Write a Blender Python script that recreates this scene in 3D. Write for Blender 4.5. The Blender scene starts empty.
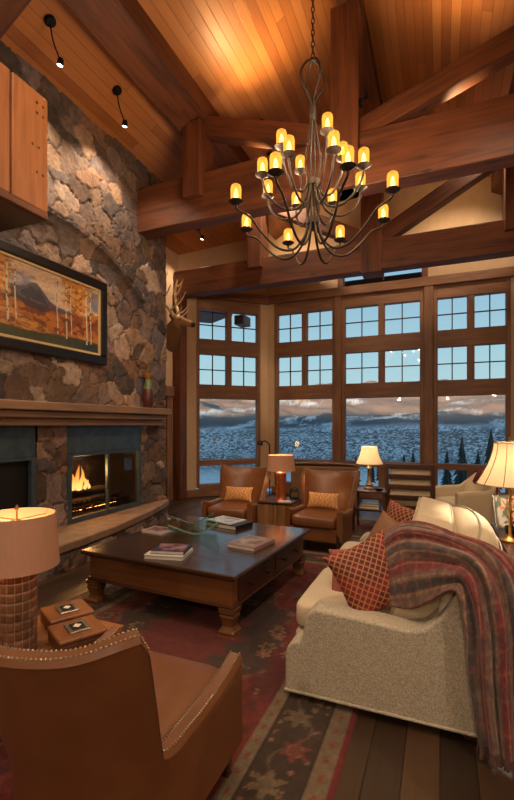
import bpy, math, random
import numpy as np
from mathutils import Vector, Matrix
random.seed(7)
RS = np.random.RandomState(11)
PI = math.pi
scene = bpy.context.scene
COL = scene.collection

# ------------------------------------------------------------------ helpers
def lin(c):
    return tuple(((v/255)/12.92 if v/255 <= 0.04045 else ((v/255+0.055)/1.055)**2.4) for v in c)

def sm(a, b, x):
    t = np.clip((x-a)/(b-a), 0, 1)
    return t*t*(3-2*t)

def _hash(ix, iy, seed):
    h = np.sin(ix*127.1 + iy*311.7 + seed*74.7)*43758.5453
    return h-np.floor(h)

def vnoise(x, y, seed=0):
    ix, iy = np.floor(x), np.floor(y)
    fx, fy = x-ix, y-iy
    fx = fx*fx*(3-2*fx); fy = fy*fy*(3-2*fy)
    a = _hash(ix, iy, seed); b = _hash(ix+1, iy, seed)
    c = _hash(ix, iy+1, seed); d = _hash(ix+1, iy+1, seed)
    return (a*(1-fx)+b*fx)*(1-fy)+(c*(1-fx)+d*fx)*fy

def fbm(x, y, seed=0, octv=4):
    s = 0; a = 0.5
    for k in range(octv):
        s = s+a*vnoise(x*2**k, y*2**k, seed+k*13); a *= 0.5
    return s/(1-0.5**octv)

class MB:
    """collects shapes, then links them as one mesh object"""
    def __init__(s):
        s.v = []; s.f = []
    def add(s, vs, fs, M=None):
        n = len(s.v)
        for p in vs:
            s.v.append(tuple(M @ Vector(p)) if M is not None else tuple(p))
        for f in fs:
            s.f.append(tuple(i+n for i in f))
        return s
    def box(s, x0, x1, y0, y1, z0, z1, M=None):
        v = [(x0,y0,z0),(x1,y0,z0),(x1,y1,z0),(x0,y1,z0),(x0,y0,z1),(x1,y0,z1),(x1,y1,z1),(x0,y1,z1)]
        f = [(3,2,1,0),(4,5,6,7),(0,1,5,4),(1,2,6,5),(2,3,7,6),(3,0,4,7)]
        return s.add(v, f, M)
    def prism(s, poly, fn, a, b):
        """poly: 2D points, fn(p, t) -> 3D; extruded between t=a and t=b"""
        n = len(poly)
        v = [fn(p, a) for p in poly]+[fn(p, b) for p in poly]
        f = [tuple(range(n-1, -1, -1)), tuple(range(n, 2*n))]
        f += [(i, (i+1) % n, n+(i+1) % n, n+i) for i in range(n)]
        return s.add(v, f)
    def lathe(s, prof, c=(0,0,0), n=24, caps=True, M=None):
        v = []; f = []
        for r, z in prof:
            for k in range(n):
                a = 2*PI*k/n
                v.append((c[0]+r*math.cos(a), c[1]+r*math.sin(a), c[2]+z))
        for i in range(len(prof)-1):
            for k in range(n):
                k2 = (k+1) % n
                f.append((i*n+k, i*n+k2, (i+1)*n+k2, (i+1)*n+k))
        if caps:
            if prof[0][0] > 1e-5: f.append(tuple(range(n-1, -1, -1)))
            if prof[-1][0] > 1e-5: f.append(tuple((len(prof)-1)*n+k for k in range(n)))
        return s.add(v, f, M)
    def tube(s, pts, r, n=8, closed=False, flat=1.0):
        pts = [Vector(p) for p in pts]; m = len(pts)
        rr = r if isinstance(r, (list, tuple)) else [r]*m
        v = []; f = []
        prev = None
        for i, p in enumerate(pts):
            if closed: t = pts[(i+1) % m]-pts[i-1]
            else: t = pts[min(i+1, m-1)]-pts[max(i-1, 0)]
            t = t.normalized() if t.length > 1e-9 else Vector((0,0,1))
            if prev is None:
                up = Vector((0,0,1)) if abs(t.z) < 0.9 else Vector((1,0,0))
                a = t.cross(up).normalized()
            else:
                a = (prev-t*prev.dot(t))
                a = a.normalized() if a.length > 1e-9 else t.orthogonal().normalized()
            prev = a; b = t.cross(a)
            for k in range(n):
                an = 2*PI*k/n
                v.append(p+a*(rr[i]*math.cos(an))+b*(rr[i]*flat*math.sin(an)))
        R = m if closed else m-1
        for i in range(R):
            j = (i+1) % m
            for k in range(n):
                k2 = (k+1) % n
                f.append((i*n+k, i*n+k2, j*n+k2, j*n+k))
        if not closed:
            f.append(tuple(range(n-1, -1, -1))); f.append(tuple((m-1)*n+k for k in range(n)))
        return s.add(v, f)
    def grid(s, P, closeu=False, closev=False):
        P = np.asarray(P); m, n = P.shape[:2]
        f = []
        for i in range(m if closeu else m-1):
            for j in range(n if closev else n-1):
                i2 = (i+1) % m; j2 = (j+1) % n
                f.append((i*n+j, i2*n+j, i2*n+j2, i*n+j2))
        return s.add(P.reshape(-1, 3).tolist(), f)
    def sq(s, c, h, e1=0.3, e2=0.3, nu=24, nv=16, M=None):
        """superellipsoid: a soft box"""
        def p(x, e): return math.copysign(abs(x)**e, x)
        v = []; f = []
        for j in range(nv+1):
            ph = -PI/2+PI*j/nv
            for i in range(nu):
                th = 2*PI*i/nu
                v.append((c[0]+h[0]*p(math.cos(ph), e1)*p(math.cos(th), e2),
                          c[1]+h[1]*p(math.cos(ph), e1)*p(math.sin(th), e2),
                          c[2]+h[2]*p(math.sin(ph), e1)))
        for j in range(nv):
            for i in range(nu):
                i2 = (i+1) % nu
                f.append((j*nu+i, j*nu+i2, (j+1)*nu+i2, (j+1)*nu+i))
        return s.add(v, f, M)
    def build(s, name, mat, parent=None, world=False, smooth=None, bevel=0, seg=2, sub=0, solid=0):
        me = bpy.data.meshes.new(name)
        off = Vector((0,0,0))
        if parent is not None and world:
            q = parent
            while q is not None:
                off = off+q.location; q = q.parent
        vs = [tuple(Vector(p)-off) for p in s.v] if world else s.v
        me.from_pydata(vs, [], s.f)
        me.validate(); me.update()
        return link(name, me, mat, parent, smooth, bevel, seg, sub, solid)

def link(name, me, mat, parent=None, smooth=None, bevel=0, seg=2, sub=0, solid=0):
    o = bpy.data.objects.new(name, me)
    COL.objects.link(o)
    if mat is not None: me.materials.append(mat)
    if smooth is not None:
        for p in me.polygons: p.use_smooth = True
        if smooth < 180: me.set_sharp_from_angle(angle=math.radians(smooth))
    if solid:
        m = o.modifiers.new('solid', 'SOLIDIFY'); m.thickness = solid; m.offset = 0
    if bevel:
        m = o.modifiers.new('bevel', 'BEVEL'); m.width = bevel; m.segments = seg; m.limit_method = 'ANGLE'
        m.harden_normals = False
    if sub:
        m = o.modifiers.new('sub', 'SUBSURF'); m.levels = sub; m.render_levels = sub
    if parent is not None: o.parent = parent
    return o

def gridmesh(name, P, mat, colors=None, parent=None, keep=None, smooth=180, closev=False, off=(0,0,0)):
    P = np.asarray(P, dtype=np.float64)-np.asarray(off)
    m, n = P.shape[:2]
    idx = np.arange(m*n).reshape(m, n)
    if closev: idx = np.concatenate([idx, idx[:, :1]], axis=1)
    q = np.stack([idx[:-1, :-1], idx[1:, :-1], idx[1:, 1:], idx[:-1, 1:]], axis=-1).reshape(-1, 4)
    if keep is not None: q = q[keep.reshape(-1)]
    me = bpy.data.meshes.new(name)
    me.vertices.add(m*n); me.vertices.foreach_set('co', P.reshape(-1))
    me.loops.add(q.size); me.loops.foreach_set('vertex_index', q.reshape(-1).astype(np.int32))
    me.polygons.add(len(q)); me.polygons.foreach_set('loop_start', np.arange(0, q.size, 4, dtype=np.int32))
    me.update(calc_edges=True); me.validate()
    if colors is not None:
        c = np.ones((m*n, 4), dtype=np.float32); c[:, :3] = np.asarray(colors).reshape(-1, 3)
        at = me.color_attributes.new('Col', 'FLOAT_COLOR', 'POINT'); at.data.foreach_set('color', c.reshape(-1))
    return link(name, me, mat, parent, smooth)

def empty(name, loc=(0,0,0), rz=0):
    o = bpy.data.objects.new(name, None); COL.objects.link(o)
    o.location = loc; o.rotation_euler = (0, 0, rz); o.empty_display_size = 0.1
    return o
def tag(o, label=None, cat=None, group=None, kind=None):
    if label: o['label'] = label
    if cat: o['category'] = cat
    if group: o['group'] = group
    if kind: o['kind'] = kind
    return o
def thing(name, label, cat, loc=(0,0,0), rz=0, group=None):
    return tag(empty(name, loc, rz), label, cat, group)
def struct(o, label=None):
    o['kind'] = 'structure'
    if label: o['label'] = label
    return o
def copy_tree(o, parent=None):
    c = o.copy(); COL.objects.link(c)
    if parent is not None: c.parent = parent
    for ch in list(o.children): copy_tree(ch, c)
    return c

# ------------------------------------------------------------------ materials
def newmat(name):
    m = bpy.data.materials.new(name); m.use_nodes = True
    nt = m.node_tree; b = nt.nodes['Principled BSDF']
    return m, nt, b
def N(nt, typ, **kw):
    n = nt.nodes.new(typ)
    for k, v in kw.items(): setattr(n, k, v)
    return n
def ramp(nt, stops, interp='LINEAR'):
    r = N(nt, 'ShaderNodeValToRGB'); cr = r.color_ramp; cr.interpolation = interp
    while len(cr.elements) < len(stops): cr.elements.new(0.5)
    for e, (p, c) in zip(cr.elements, stops):
        e.position = p; e.color = (*c, 1) if len(c) == 3 else c
    return r
def bump(nt, b, height, strength=0.3, dist=0.01):
    n = N(nt, 'ShaderNodeBump'); n.inputs['Strength'].default_value = strength; n.inputs['Distance'].default_value = dist
    nt.links.new(height, n.inputs['Height']); nt.links.new(n.outputs['Normal'], b.inputs['Normal']); return n
def coords(nt, scale=(1,1,1), rot=(0,0,0), out='Object'):
    tc = N(nt, 'ShaderNodeTexCoord'); mp = N(nt, 'ShaderNodeMapping')
    mp.inputs['Scale'].default_value = scale; mp.inputs['Rotation'].default_value = rot
    nt.links.new(tc.outputs[out], mp.inputs['Vector']); return mp.outputs['Vector']
def noise(nt, vec, scale=5, detail=4, rough=0.55, dist=0):
    n = N(nt, 'ShaderNodeTexNoise'); n.inputs['Scale'].default_value = scale; n.inputs['Detail'].default_value = detail
    n.inputs['Roughness'].default_value = rough; n.inputs['Distortion'].default_value = dist
    nt.links.new(vec, n.inputs['Vector']); return n
def plain(name, c, rough=0.6, metal=0, nscale=0, namt=0.25, bstr=0, bscale=None, spec=None):
    m, nt, b = newmat(name)
    c = lin(c)
    b.inputs['Roughness'].default_value = rough; b.inputs['Metallic'].default_value = metal
    if spec is not None: b.inputs['Specular IOR Level'].default_value = spec
    if nscale:
        n = noise(nt, coords(nt), nscale, 5)
        r = ramp(nt, [(0.25, tuple(v*(1-namt) for v in c)), (0.75, tuple(min(1, v*(1+namt)) for v in c))])
        nt.links.new(n.outputs['Fac'], r.inputs['Fac']); nt.links.new(r.outputs['Color'], b.inputs['Base Color'])
    else: b.inputs['Base Color'].default_value = (*c, 1)
    if bstr:
        n2 = noise(nt, coords(nt), bscale or nscale*3, 4)
        bump(nt, b, n2.outputs['Fac'], bstr, 0.01)
    return m
def wood(name, dark, light, axis='X', rough=0.5, fine=26, bstr=0.12, knots=True, coat=0):
    m, nt, b = newmat(name)
    st = {'X': (0.06, 1, 1), 'Y': (1, 0.06, 1), 'Z': (1, 1, 0.06)}[axis]
    v = coords(nt, st)
    n1 = noise(nt, v, fine, 6, 0.6, 0.6); n2 = noise(nt, coords(nt, tuple(k*1.0 if k == 1 else 0.25 for k in st)), 3.2, 3, 0.5, 0.8)
    mx = N(nt, 'ShaderNodeMath', operation='ADD'); nt.links.new(n1.outputs['Fac'], mx.inputs[0]); nt.links.new(n2.outputs['Fac'], mx.inputs[1])
    d, l = lin(dark), lin(light)
    mid = tuple((a+c)/2 for a, c in zip(d, l))
    r = ramp(nt, [(0.36, d), (0.5, mid), (0.66, l)])
    hv = N(nt, 'ShaderNodeMath', operation='MULTIPLY'); hv.inputs[1].default_value = 0.5
    nt.links.new(mx.outputs[0], hv.inputs[0]); nt.links.new(hv.outputs[0], r.inputs['Fac'])
    colout = r.outputs['Color']
    if knots:
        vo = N(nt, 'ShaderNodeTexVoronoi'); vo.inputs['Scale'].default_value = 2.6
        nt.links.new(coords(nt, tuple(k if k == 1 else 0.45 for k in st)), vo.inputs['Vector'])
        kr = ramp(nt, [(0.03, (0.12, 0.08, 0.06)), (0.09, (1, 1, 1))])
        nt.links.new(vo.outputs['Distance'], kr.inputs['Fac'])
        mm = N(nt, 'ShaderNodeMixRGB', blend_type='MULTIPLY'); mm.inputs['Fac'].default_value = 0.8
        nt.links.new(colout, mm.inputs['Color1']); nt.links.new(kr.outputs['Color'], mm.inputs['Color2']); colout = mm.outputs['Color']
    nt.links.new(colout, b.inputs['Base Color'])
    b.inputs['Roughness'].default_value = rough
    if coat: b.inputs['Coat Weight'].default_value = coat; b.inputs['Coat Roughness'].default_value = 0.12
    bump(nt, b, n1.outputs['Fac'], bstr, 0.01)
    return m
def planks(name, cols, width, axis=0, rough=0.5, groove=0.06, length=2.4, gcol=0.25):
    """boards running along the other horizontal axis, cut at random lengths"""
    m, nt, b = newmat(name)
    tc = N(nt, 'ShaderNodeTexCoord'); sp = N(nt, 'ShaderNodeSeparateXYZ'); nt.links.new(tc.outputs['Object'], sp.inputs[0])
    A, L = sp.outputs[axis], sp.outputs[1-axis]
    def M(op, a, bb=None):
        n = N(nt, 'ShaderNodeMath', operation=op)
        for i, q in enumerate((a, bb)):
            if q is None: continue
            if isinstance(q, (int, float)): n.inputs[i].default_value = q
            else: nt.links.new(q, n.inputs[i])
        return n.outputs[0]
    u = M('DIVIDE', A, width); iu = M('FLOOR', u); fu = M('SUBTRACT', u, iu)
    wn0 = N(nt, 'ShaderNodeTexWhiteNoise', noise_dimensions='1D'); nt.links.new(iu, wn0.inputs['W'])
    w = M('ADD', M('DIVIDE', L, length), M('MULTIPLY', wn0.outputs['Value'], 7.3)); iw = M('FLOOR', w); fw = M('SUBTRACT', w, iw)
    cb = N(nt, 'ShaderNodeCombineXYZ'); nt.links.new(iu, cb.inputs[0]); nt.links.new(iw, cb.inputs[1])
    wn = N(nt, 'ShaderNodeTexWhiteNoise', noise_dimensions='2D'); nt.links.new(cb.outputs[0], wn.inputs['Vector'])
    st = (1, 0.05, 1) if axis == 0 else (0.05, 1, 1)
    mp = N(nt, 'ShaderNodeMapping'); mp.inputs['Scale'].default_value = st
    nt.links.new(tc.outputs['Object'], mp.inputs['Vector'])
    ad = N(nt, 'ShaderNodeVectorMath', operation='ADD'); nt.links.new(mp.outputs[0], ad.inputs[0]); nt.links.new(wn.outputs['Color'], ad.inputs[1])
    n1 = noise(nt, ad.outputs[0], 34, 6, 0.6, 0.5)
    mixv = M('ADD', M('MULTIPLY', wn.outputs['Value'], 0.55), M('MULTIPLY', n1.outputs['Fac'], 0.45))
    r = ramp(nt, [(0.15+0.7*i/(len(cols)-1), lin(c)) for i, c in enumerate(cols)])
    nt.links.new(mixv, r.inputs['Fac'])
    e1 = M('MINIMUM', fu, M('SUBTRACT', 1.0, fu)); e2 = M('MULTIPLY', M('MINIMUM', fw, M('SUBTRACT', 1.0, fw)), length/width)
    e = M('MINIMUM', e1, e2)
    gr = ramp(nt, [(0.0, (gcol,)*3), (groove, (1, 1, 1))]); nt.links.new(e, gr.inputs['Fac'])
    mm = N(nt, 'ShaderNodeMixRGB', blend_type='MULTIPLY'); mm.inputs['Fac'].default_value = 1
    nt.links.new(r.outputs['Color'], mm.inputs['Color1']); nt.links.new(gr.outputs['Color'], mm.inputs['Color2'])
    nt.links.new(mm.outputs['Color'], b.inputs['Base Color']); b.inputs['Roughness'].default_value = rough
    bump(nt, b, gr.outputs['Color'], 0.5, 0.006)
    return m
def attrmat(name, rough=0.8, nscale=0, namt=0.3, bstr=0, bscale=60, sheen=0, bdist=0.005):
    m, nt, b = newmat(name)
    a = N(nt, 'ShaderNodeAttribute', attribute_name='Col'); out = a.outputs['Color']
    if nscale:
        n = noise(nt, coords(nt), nscale, 6, 0.65)
        r = ramp(nt, [(0.2, (1-namt,)*3), (0.8, (1+namt,)*3)]); nt.links.new(n.outputs['Fac'], r.inputs['Fac'])
        mm = N(nt, 'ShaderNodeMixRGB', blend_type='MULTIPLY'); mm.inputs['Fac'].default_value = 1
        nt.links.new(out, mm.inputs['Color1']); nt.links.new(r.outputs['Color'], mm.inputs['Color2']); out = mm.outputs['Color']
    nt.links.new(out, b.inputs['Base Color']); b.inputs['Roughness'].default_value = rough
    if sheen: b.inputs['Sheen Weight'].default_value = sheen
    if bstr:
        n = noise(nt, coords(nt), bscale, 5); bump(nt, b, n.outputs['Fac'], bstr, bdist)
    return m
def emit(name, c, s):
    m, nt, b = newmat(name)
    b.inputs['Base Color'].default_value = (*c, 1); b.inputs['Emission Color'].default_value = (*c, 1); b.inputs['Emission Strength'].default_value = s
    return m
def shade(name, c, trans=0.5, em=0.0, ec=None):
    m, nt, b = newmat(name); nt.nodes.remove(b)
    o = nt.nodes['Material Output']
    d = N(nt, 'ShaderNodeBsdfDiffuse'); t = N(nt, 'ShaderNodeBsdfTranslucent'); mx = N(nt, 'ShaderNodeMixShader')
    d.inputs['Color'].default_value = (*lin(c), 1); t.inputs['Color'].default_value = (*lin(ec or c), 1); mx.inputs[0].default_value = trans
    n = noise(nt, coords(nt, (1, 1, 0.3)), 60, 3); r = ramp(nt, [(0.2, tuple(v*0.9 for v in lin(c))), (0.8, lin(c))])
    nt.links.new(n.outputs['Fac'], r.inputs['Fac']); nt.links.new(r.outputs['Color'], d.inputs['Color'])
    nt.links.new(d.outputs[0], mx.inputs[1]); nt.links.new(t.outputs[0], mx.inputs[2]); nt.links.new(mx.outputs[0], o.inputs['Surface'])
    return m
def glassy(name, tint=(1,1,1), refl=0.06, rough=0.02):
    m, nt, b = newmat(name); nt.nodes.remove(b); o = nt.nodes['Material Output']
    t = N(nt, 'ShaderNodeBsdfTransparent'); t.inputs['Color'].default_value = (*tint, 1)
    g = N(nt, 'ShaderNodeBsdfGlossy'); g.inputs['Roughness'].default_value = rough
    lw = N(nt, 'ShaderNodeLayerWeight'); lw.inputs['Blend'].default_value = 0.5
    pw = N(nt, 'ShaderNodeMath', operation='POWER'); pw.inputs[1].default_value = 4.0; nt.links.new(lw.outputs['Facing'], pw.inputs[0])
    fr = N(nt, 'ShaderNodeMath', operation='MULTIPLY_ADD'); fr.inputs[1].default_value = 0.6; fr.inputs[2].default_value = refl*0.2; nt.links.new(pw.outputs[0], fr.inputs[0])
    mx = N(nt, 'ShaderNodeMixShader'); nt.links.new(fr.outputs[0], mx.inputs[0]); nt.links.new(t.outputs[0], mx.inputs[1]); nt.links.new(g.outputs[0], mx.inputs[2])
    nt.links.new(mx.outputs[0], o.inputs['Surface']); return m

M = {}
for ax in 'XYZ':
    M['timber'+ax] = wood('timber_'+ax, (66, 33, 18), (122, 68, 37), ax, 0.55, 18)
    M['frame'+ax] = wood('window_wood_'+ax, (104, 68, 46), (150, 106, 76), ax, 0.5, 30, knots=False)
    M['dark'+ax] = wood('walnut_'+ax, (38, 20, 12), (88, 50, 28), ax, 0.35, 22, knots=False)
M['cedarZ'] = wood('cedar', (118, 68, 36), (166, 104, 58), 'Z', 0.55, 16)
M['mantelY'] = wood('mantel_wood', (112, 86, 64), (154, 120, 92), 'Y', 0.55, 22)
M['ceil'] = planks('pine_boards', [(142, 84, 42), (160, 98, 52), (170, 108, 58), (182, 120, 68)], 0.13, 0, 0.45, 0.05, 4.0, 0.42)
M['floor'] = planks('hickory_boards', [(32, 20, 12), (50, 33, 20), (64, 43, 26), (82, 57, 36)], 0.16, 0, 0.46, 0.03, 2.2, 0.25)
M['plaster'] = plain('plaster', (196, 164, 130), 0.85, 0, 8, 0.06, 0.1, 40)
M['stone'] = attrmat('ledge_stone', 0.85, 26, 0.42, 0.6, 42, bdist=0.02)
M['slab'] = plain('hearth_slab', (138, 110, 88), 0.75, 0, 7, 0.3, 0.5, 22)
M['steel'] = plain('blued_steel', (70, 84, 92), 0.4, 0.35, 9, 0.3)
M['black'] = plain('black_iron', (20, 19, 19), 0.5, 0.5)
M['soot'] = plain('soot_brick', (26, 20, 17), 0.9, 0, 12, 0.4, 0.3, 20)
M['iron'] = plain('bronzed_iron', (48, 36, 27), 0.55, 0.3, 30, 0.3)
M['brass'] = plain('aged_brass', (150, 112, 60), 0.35, 0.9)
M['silver'] = plain('silver', (170, 165, 158), 0.3, 0.95)
M['leather'] = plain('saddle_leather', (112, 68, 38), 0.36, 0, 5, 0.16, 0.16, 160)
M['leather2'] = plain('oxblood_leather', (122, 66, 38), 0.34, 0, 5, 0.16, 0.16, 160)
M['trim'] = plain('trim_leather', (110, 68, 40), 0.38, 0, 9, 0.12, 0.1, 120)
M['nail'] = plain('nailhead_brass', (168, 152, 128), 0.28, 0.95)
M['tweed'] = plain('cream_tweed', (182, 170, 148), 0.95, 0, 120, 0.42, 0.5, 160)
M['tweed2'] = plain('cream_velvet', (206, 188, 158), 0.9, 0, 60, 0.08, 0.2, 200)
M['gold'] = plain('gold_chenille', (112, 80, 50), 0.85, 0, 60, 0.4, 0.5, 80)
M['bronzecloth'] = plain('bronze_silk', (134, 94, 64), 0.6, 0, 90, 0.28, 0.3, 160)
M['mauve'] = plain('mauve_silk', (150, 84, 66), 0.6, 0, 40, 0.2, 0.2, 120)
M['burg'] = plain('burgundy_cloth', (104, 28, 34), 0.9, 0, 40, 0.25, 0.3, 120)
M['paper'] = plain('book_pages', (206, 198, 184), 0.8, 0, 0)
M['col'] = attrmat('printed_cover', 0.35)
M['rug'] = attrmat('wool_rug', 0.95, 60, 0.25, 0.5, 190)
M['throw'] = attrmat('woven_throw', 0.95, 120, 0.35, 0.5, 220, sheen=0.2)
M['lattice'] = attrmat('lattice_cloth', 0.7, 80, 0.15, 0.2, 200)
M['canvas'] = attrmat('oil_paint', 0.5, 70, 0.12, 0.2, 120)
M['land'] = attrmat('snowy_land', 0.95)
M['window_glass'] = glassy('window_glass', (0.93, 0.97, 0.97), 0.12)
M['amber'] = glassy('amber_glass', (1.0, 0.74, 0.36), 0.2, 0.1)
M['firescreen'] = glassy('smoked_glass', (0.75, 0.72, 0.7), 0.2, 0.03)

# ------------------------------------------------------------------ key dimensions (metres)
XF = -4.45          # face of the stone chimney breast
XL = -5.3           # wall behind it
XR = 3.04           # far right wall
XC = -1.13          # ridge
YW = 9.7            # window wall
YB = -3.0           # wall behind
Y1, Y2, Y0 = 5.65, 8.0, 2.78   # truss fronts
SL = 0.53
def zc(x):          # ceiling height
    return 5.78+SL*((x if x <= XC else 2*XC-x)-XF)

# ------------------------------------------------------------------ room shell
struct(MB().box(XL-0.2, XR+0.1, YB, YW+0.2, -0.12, 0).build('floor', M['floor']), 'dark wide plank wooden floor')
# ceiling: two slopes of boards, each modelled flat in its own frame and tilted
ang = math.atan(SL)
def slope(side):
    ln = (XC-(XL-0.3))/math.cos(ang)
    o = MB().box(-ln, 0.0, YB, YW+0.6, 0, 0.12).build('ceiling', M['ceil'])
    o.location = (XC, 0, zc(XC))
    if side < 0: o.rotation_euler = (0, -ang, 0)
    else:
        o.rotation_euler = (0, ang, 0)
        for v in o.data.vertices: v.co.x = -v.co.x
        o.data.flip_normals()
    return struct(o, 'sloping pine board ceiling on the %s of the ridge' % ('chimney side' if side < 0 else 'side away from the chimney'))
slope(-1); slope(1)
def wallbox(name, *a, mat='plaster', label=None):
    return struct(MB().box(*a).build(name, M[mat]), label)
wallbox('wall_left', XL-0.15, XL, YB, 8.5, 0, 5.45)
wallbox('wall_right', XR, XR+0.15, YB, YW, 0, 5.5)
b = MB(); b.prism([(XL-.1, 0), (XR+.1, 0), (XR+.1, zc(XR)+.05), (XC, zc(XC)+.05), (XL-.1, zc(XL)+.05)], lambda p, t: (p[0], t, p[1]), YB-0.15, YB)
struct(b.build('wall_back', M['plaster']))

# ---- stone chimney breast: relief generated stone by stone
PAL = [lin(c) for c in [(142,108,84),(120,96,84),(156,118,84),(132,104,92),(108,88,80),(170,134,108),(146,100,66),(124,106,102),(178,148,124),(112,80,60),(96,82,78),(140,114,104),(116,98,100)]]
def stonefield(U, V, seed=1, cell=(0.36, 0.26), amp=0.05):
    rs = np.random.RandomState(seed)
    wu = U+0.07*(fbm(U*3.1, V*3.1, seed+3)-0.5)*2+0.05*(fbm(U*15, V*15, seed+31)-0.5); wv = V+0.07*(fbm(U*3.1+9, V*3.1, seed+5)-0.5)*2+0.05*(fbm(U*15+4, V*15, seed+33)-0.5)
    u0, v0 = U.min()-1, V.min()-1
    nu, nv = int((U.max()-u0+1)/cell[0])+2, int((V.max()-v0+1)/cell[1])+2
    pts = np.array([(u0+(i+0.5*(j % 2)+rs.uniform(-.34, .34))*cell[0], v0+(j+rs.uniform(-.34, .34))*cell[1]) for j in range(nv) for i in range(nu)])
    n = len(pts)
    wt = rs.uniform(0.5, 1.55, n); asp = rs.uniform(0.72, 1.25, n); hh = rs.uniform(0.2, 1.0, n); tl = rs.uniform(-1, 1, (n, 2)); ro = rs.normal(0, 0.5, n)
    ci = rs.randint(0, len(PAL), n); br = rs.uniform(0.5, 1.45, n); cr, sr = np.cos(ro), np.sin(ro)
    f1 = np.full(U.shape, 9.0); f2 = np.full(U.shape, 9.0); id1 = np.zeros(U.shape, int)
    J = ((wv-v0)/cell[1]).astype(int); I = ((wu-u0)/cell[0]).astype(int)
    for dj in range(-2, 3):
        for di in range(-2, 3):
            jj = np.clip(J+dj, 0, nv-1); ii = np.clip(I+di, 0, nu-1); k = jj*nu+ii
            px_, py_ = wu-pts[k, 0], wv-pts[k, 1]
            qx, qy = np.abs(px_*cr[k]+py_*sr[k])*asp[k], np.abs(-px_*sr[k]+py_*cr[k])/asp[k]*1.2
            d = (0.78*np.maximum(qx, qy)+0.22*np.sqrt(qx*qx+qy*qy))/wt[k]
            new = d < f1
            f2 = np.where(new, f1, np.where((d < f2) & (k != id1), d, f2)); id1 = np.where(new, k, id1); f1 = np.where(new, d, f1)
    e = f2-f1
    rough = 0.34*(fbm(U*7, V*7, seed+8)-0.5)+0.30*np.abs(fbm(U*14+5, V*14, seed+12)-0.5)+0.18*(fbm(U*34, V*34, seed+9)-0.5)
    H = amp*(sm(0.0, 0.016, e)*(0.30+0.70*hh[id1])+0.16*((wu-pts[id1, 0])*tl[id1, 0]+(wv-pts[id1, 1])*tl[id1, 1])/0.3+rough)
    C = np.array(PAL)[ci[id1]]*0.72*br[id1][..., None]
    C = C*(0.55+0.9*fbm(U*13, V*13, seed+14))[..., None]
    rust = (sm(0.5, 0.68, fbm(U*2.6, V*2.6, seed+20))*sm(0.35, 0.6, fbm(U*9, V*9, seed+22)))[..., None]
    C = C*(1-0.32*rust)+np.array(lin((158, 104, 60)))*0.32*rust
    C = C*0.72+0.28*C.mean(-1, keepdims=True)*np.array([1.06, 1.0, 0.95])
    t = sm(0.0, 0.014, e)[..., None]
    C = C*t+np.array(lin((62, 50, 42)))*(1-t)
    return H, C
FB = [(4.25, 5.75), (2.28, 3.78)]       # two fireboxes
st = 0.0165
yy = np.arange(0.9, 6.45+1e-6, st); zz = np.arange(0, 5.86, st)
U, V = np.meshgrid(yy, zz, indexing='ij')
H, C = stonefield(U, V, 3, (0.33, 0.25), 0.05)
arc = np.sqrt((U-4.05)**2+(V-1.75)**2)      # relieving arch: a projecting course of thin stones
band = (np.abs(arc-2.45) < 0.05) & (V > 3.55) & (U > 1.6) & (U < 6.3)
H = H+np.where(band, 0.075, 0); C = np.where(band[..., None], C*0.62, C)
Uc, Vc = (U[:-1, :-1]+U[1:, 1:])/2, (V[:-1, :-1]+V[1:, 1:])/2
keep = np.ones(Uc.shape, bool)
for a, c in FB: keep &= ~((Uc > a) & (Uc < c) & (Vc > 0.31) & (Vc < 1.6))
P = np.stack([XF+H, U, V], -1)
chim = struct(empty('wall_chimney', (XF, 3.7, 0)), 'tall rough stone chimney breast over two fireboxes')
gridmesh('stone_face', P, M['stone'], C, chim, keep, off=(XF, 3.7, 0))
# return face towards the windows
xx = np.arange(XL-0.05, XF+0.021, 0.05); U2, V2 = np.meshgrid(xx, np.arange(0, 5.9, 0.03), indexing='ij')
H2, C2 = stonefield(U2, V2, 6)
H2 = H2*np.minimum(1, (XF-U2+0.06)/0.12).clip(0, 1)
gridmesh('stone_return', np.stack([U2, 6.45+H2*0.6, V2], -1), M['stone'], C2, chim, off=(XF, 3.7, 0))
core = MB()
core.box(XL, XF-0.02, 0.9, 6.44, 1.6, 5.4)
core.box(XL, XF-0.02, 0.9, 2.28, 0, 1.6); core.box(XL, XF-0.02, 3.78, 4.25, 0, 1.6); core.box(XL, XF-0.02, 5.75, 6.44, 0, 1.6)
core.box(XL, XF-0.02, 2.28, 3.78, 0, 0.31); core.box(XL, XF-0.02, 4.25, 5.75, 0, 0.31)
core.build('chimney_core', M['soot'], chim, world=True)

# ---- hearth: bowed stone bench with a slab
def hx(y): return -3.73-0.057*(y-3.2)**2
ys = np.arange(1.0, 6.40, 0.025)
zs = np.arange(0, 0.22, 0.02)
Uh, Vh = np.meshgrid(ys, zs, indexing='ij')
Hh, Ch = stonefield(Uh, Vh, 9, (0.30, 0.13), 0.035)
Xh = hx(Uh)-0.05
hearth = thing('hearth', 'raised curved stone hearth in front of the fireplace', 'hearth', (-4.1, 3.7, 0))
gridmesh('stone_front', np.stack([Xh+Hh, Uh, Vh], -1), M['stone'], Ch, hearth, off=(-4.1, 3.7, 0))
poly = [(hx(y)+0.015*(vnoise(np.array(y*5.0), np.array(0.0), 3)-0.5), y) for y in np.arange(1.0, 6.43, 0.09)]
poly = [(float(p[0]), float(p[1])) for p in poly]
poly += [(XF-0.02, 6.42), (XF-0.02, 1.0)]
MB().prism(poly, lambda p, t: (p[0], p[1], t), 0.215, 0.315).build('hearth_slab', M['slab'], hearth, world=True, bevel=0.018, seg=3)
hc = MB(); hc.prism([(p[0]-0.09, p[1]) for p in poly[:-2]]+[(XF+0.03, 6.42), (XF+0.03, 1.0)], lambda p, t: (p[0], p[1], t), 0, 0.214)
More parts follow.
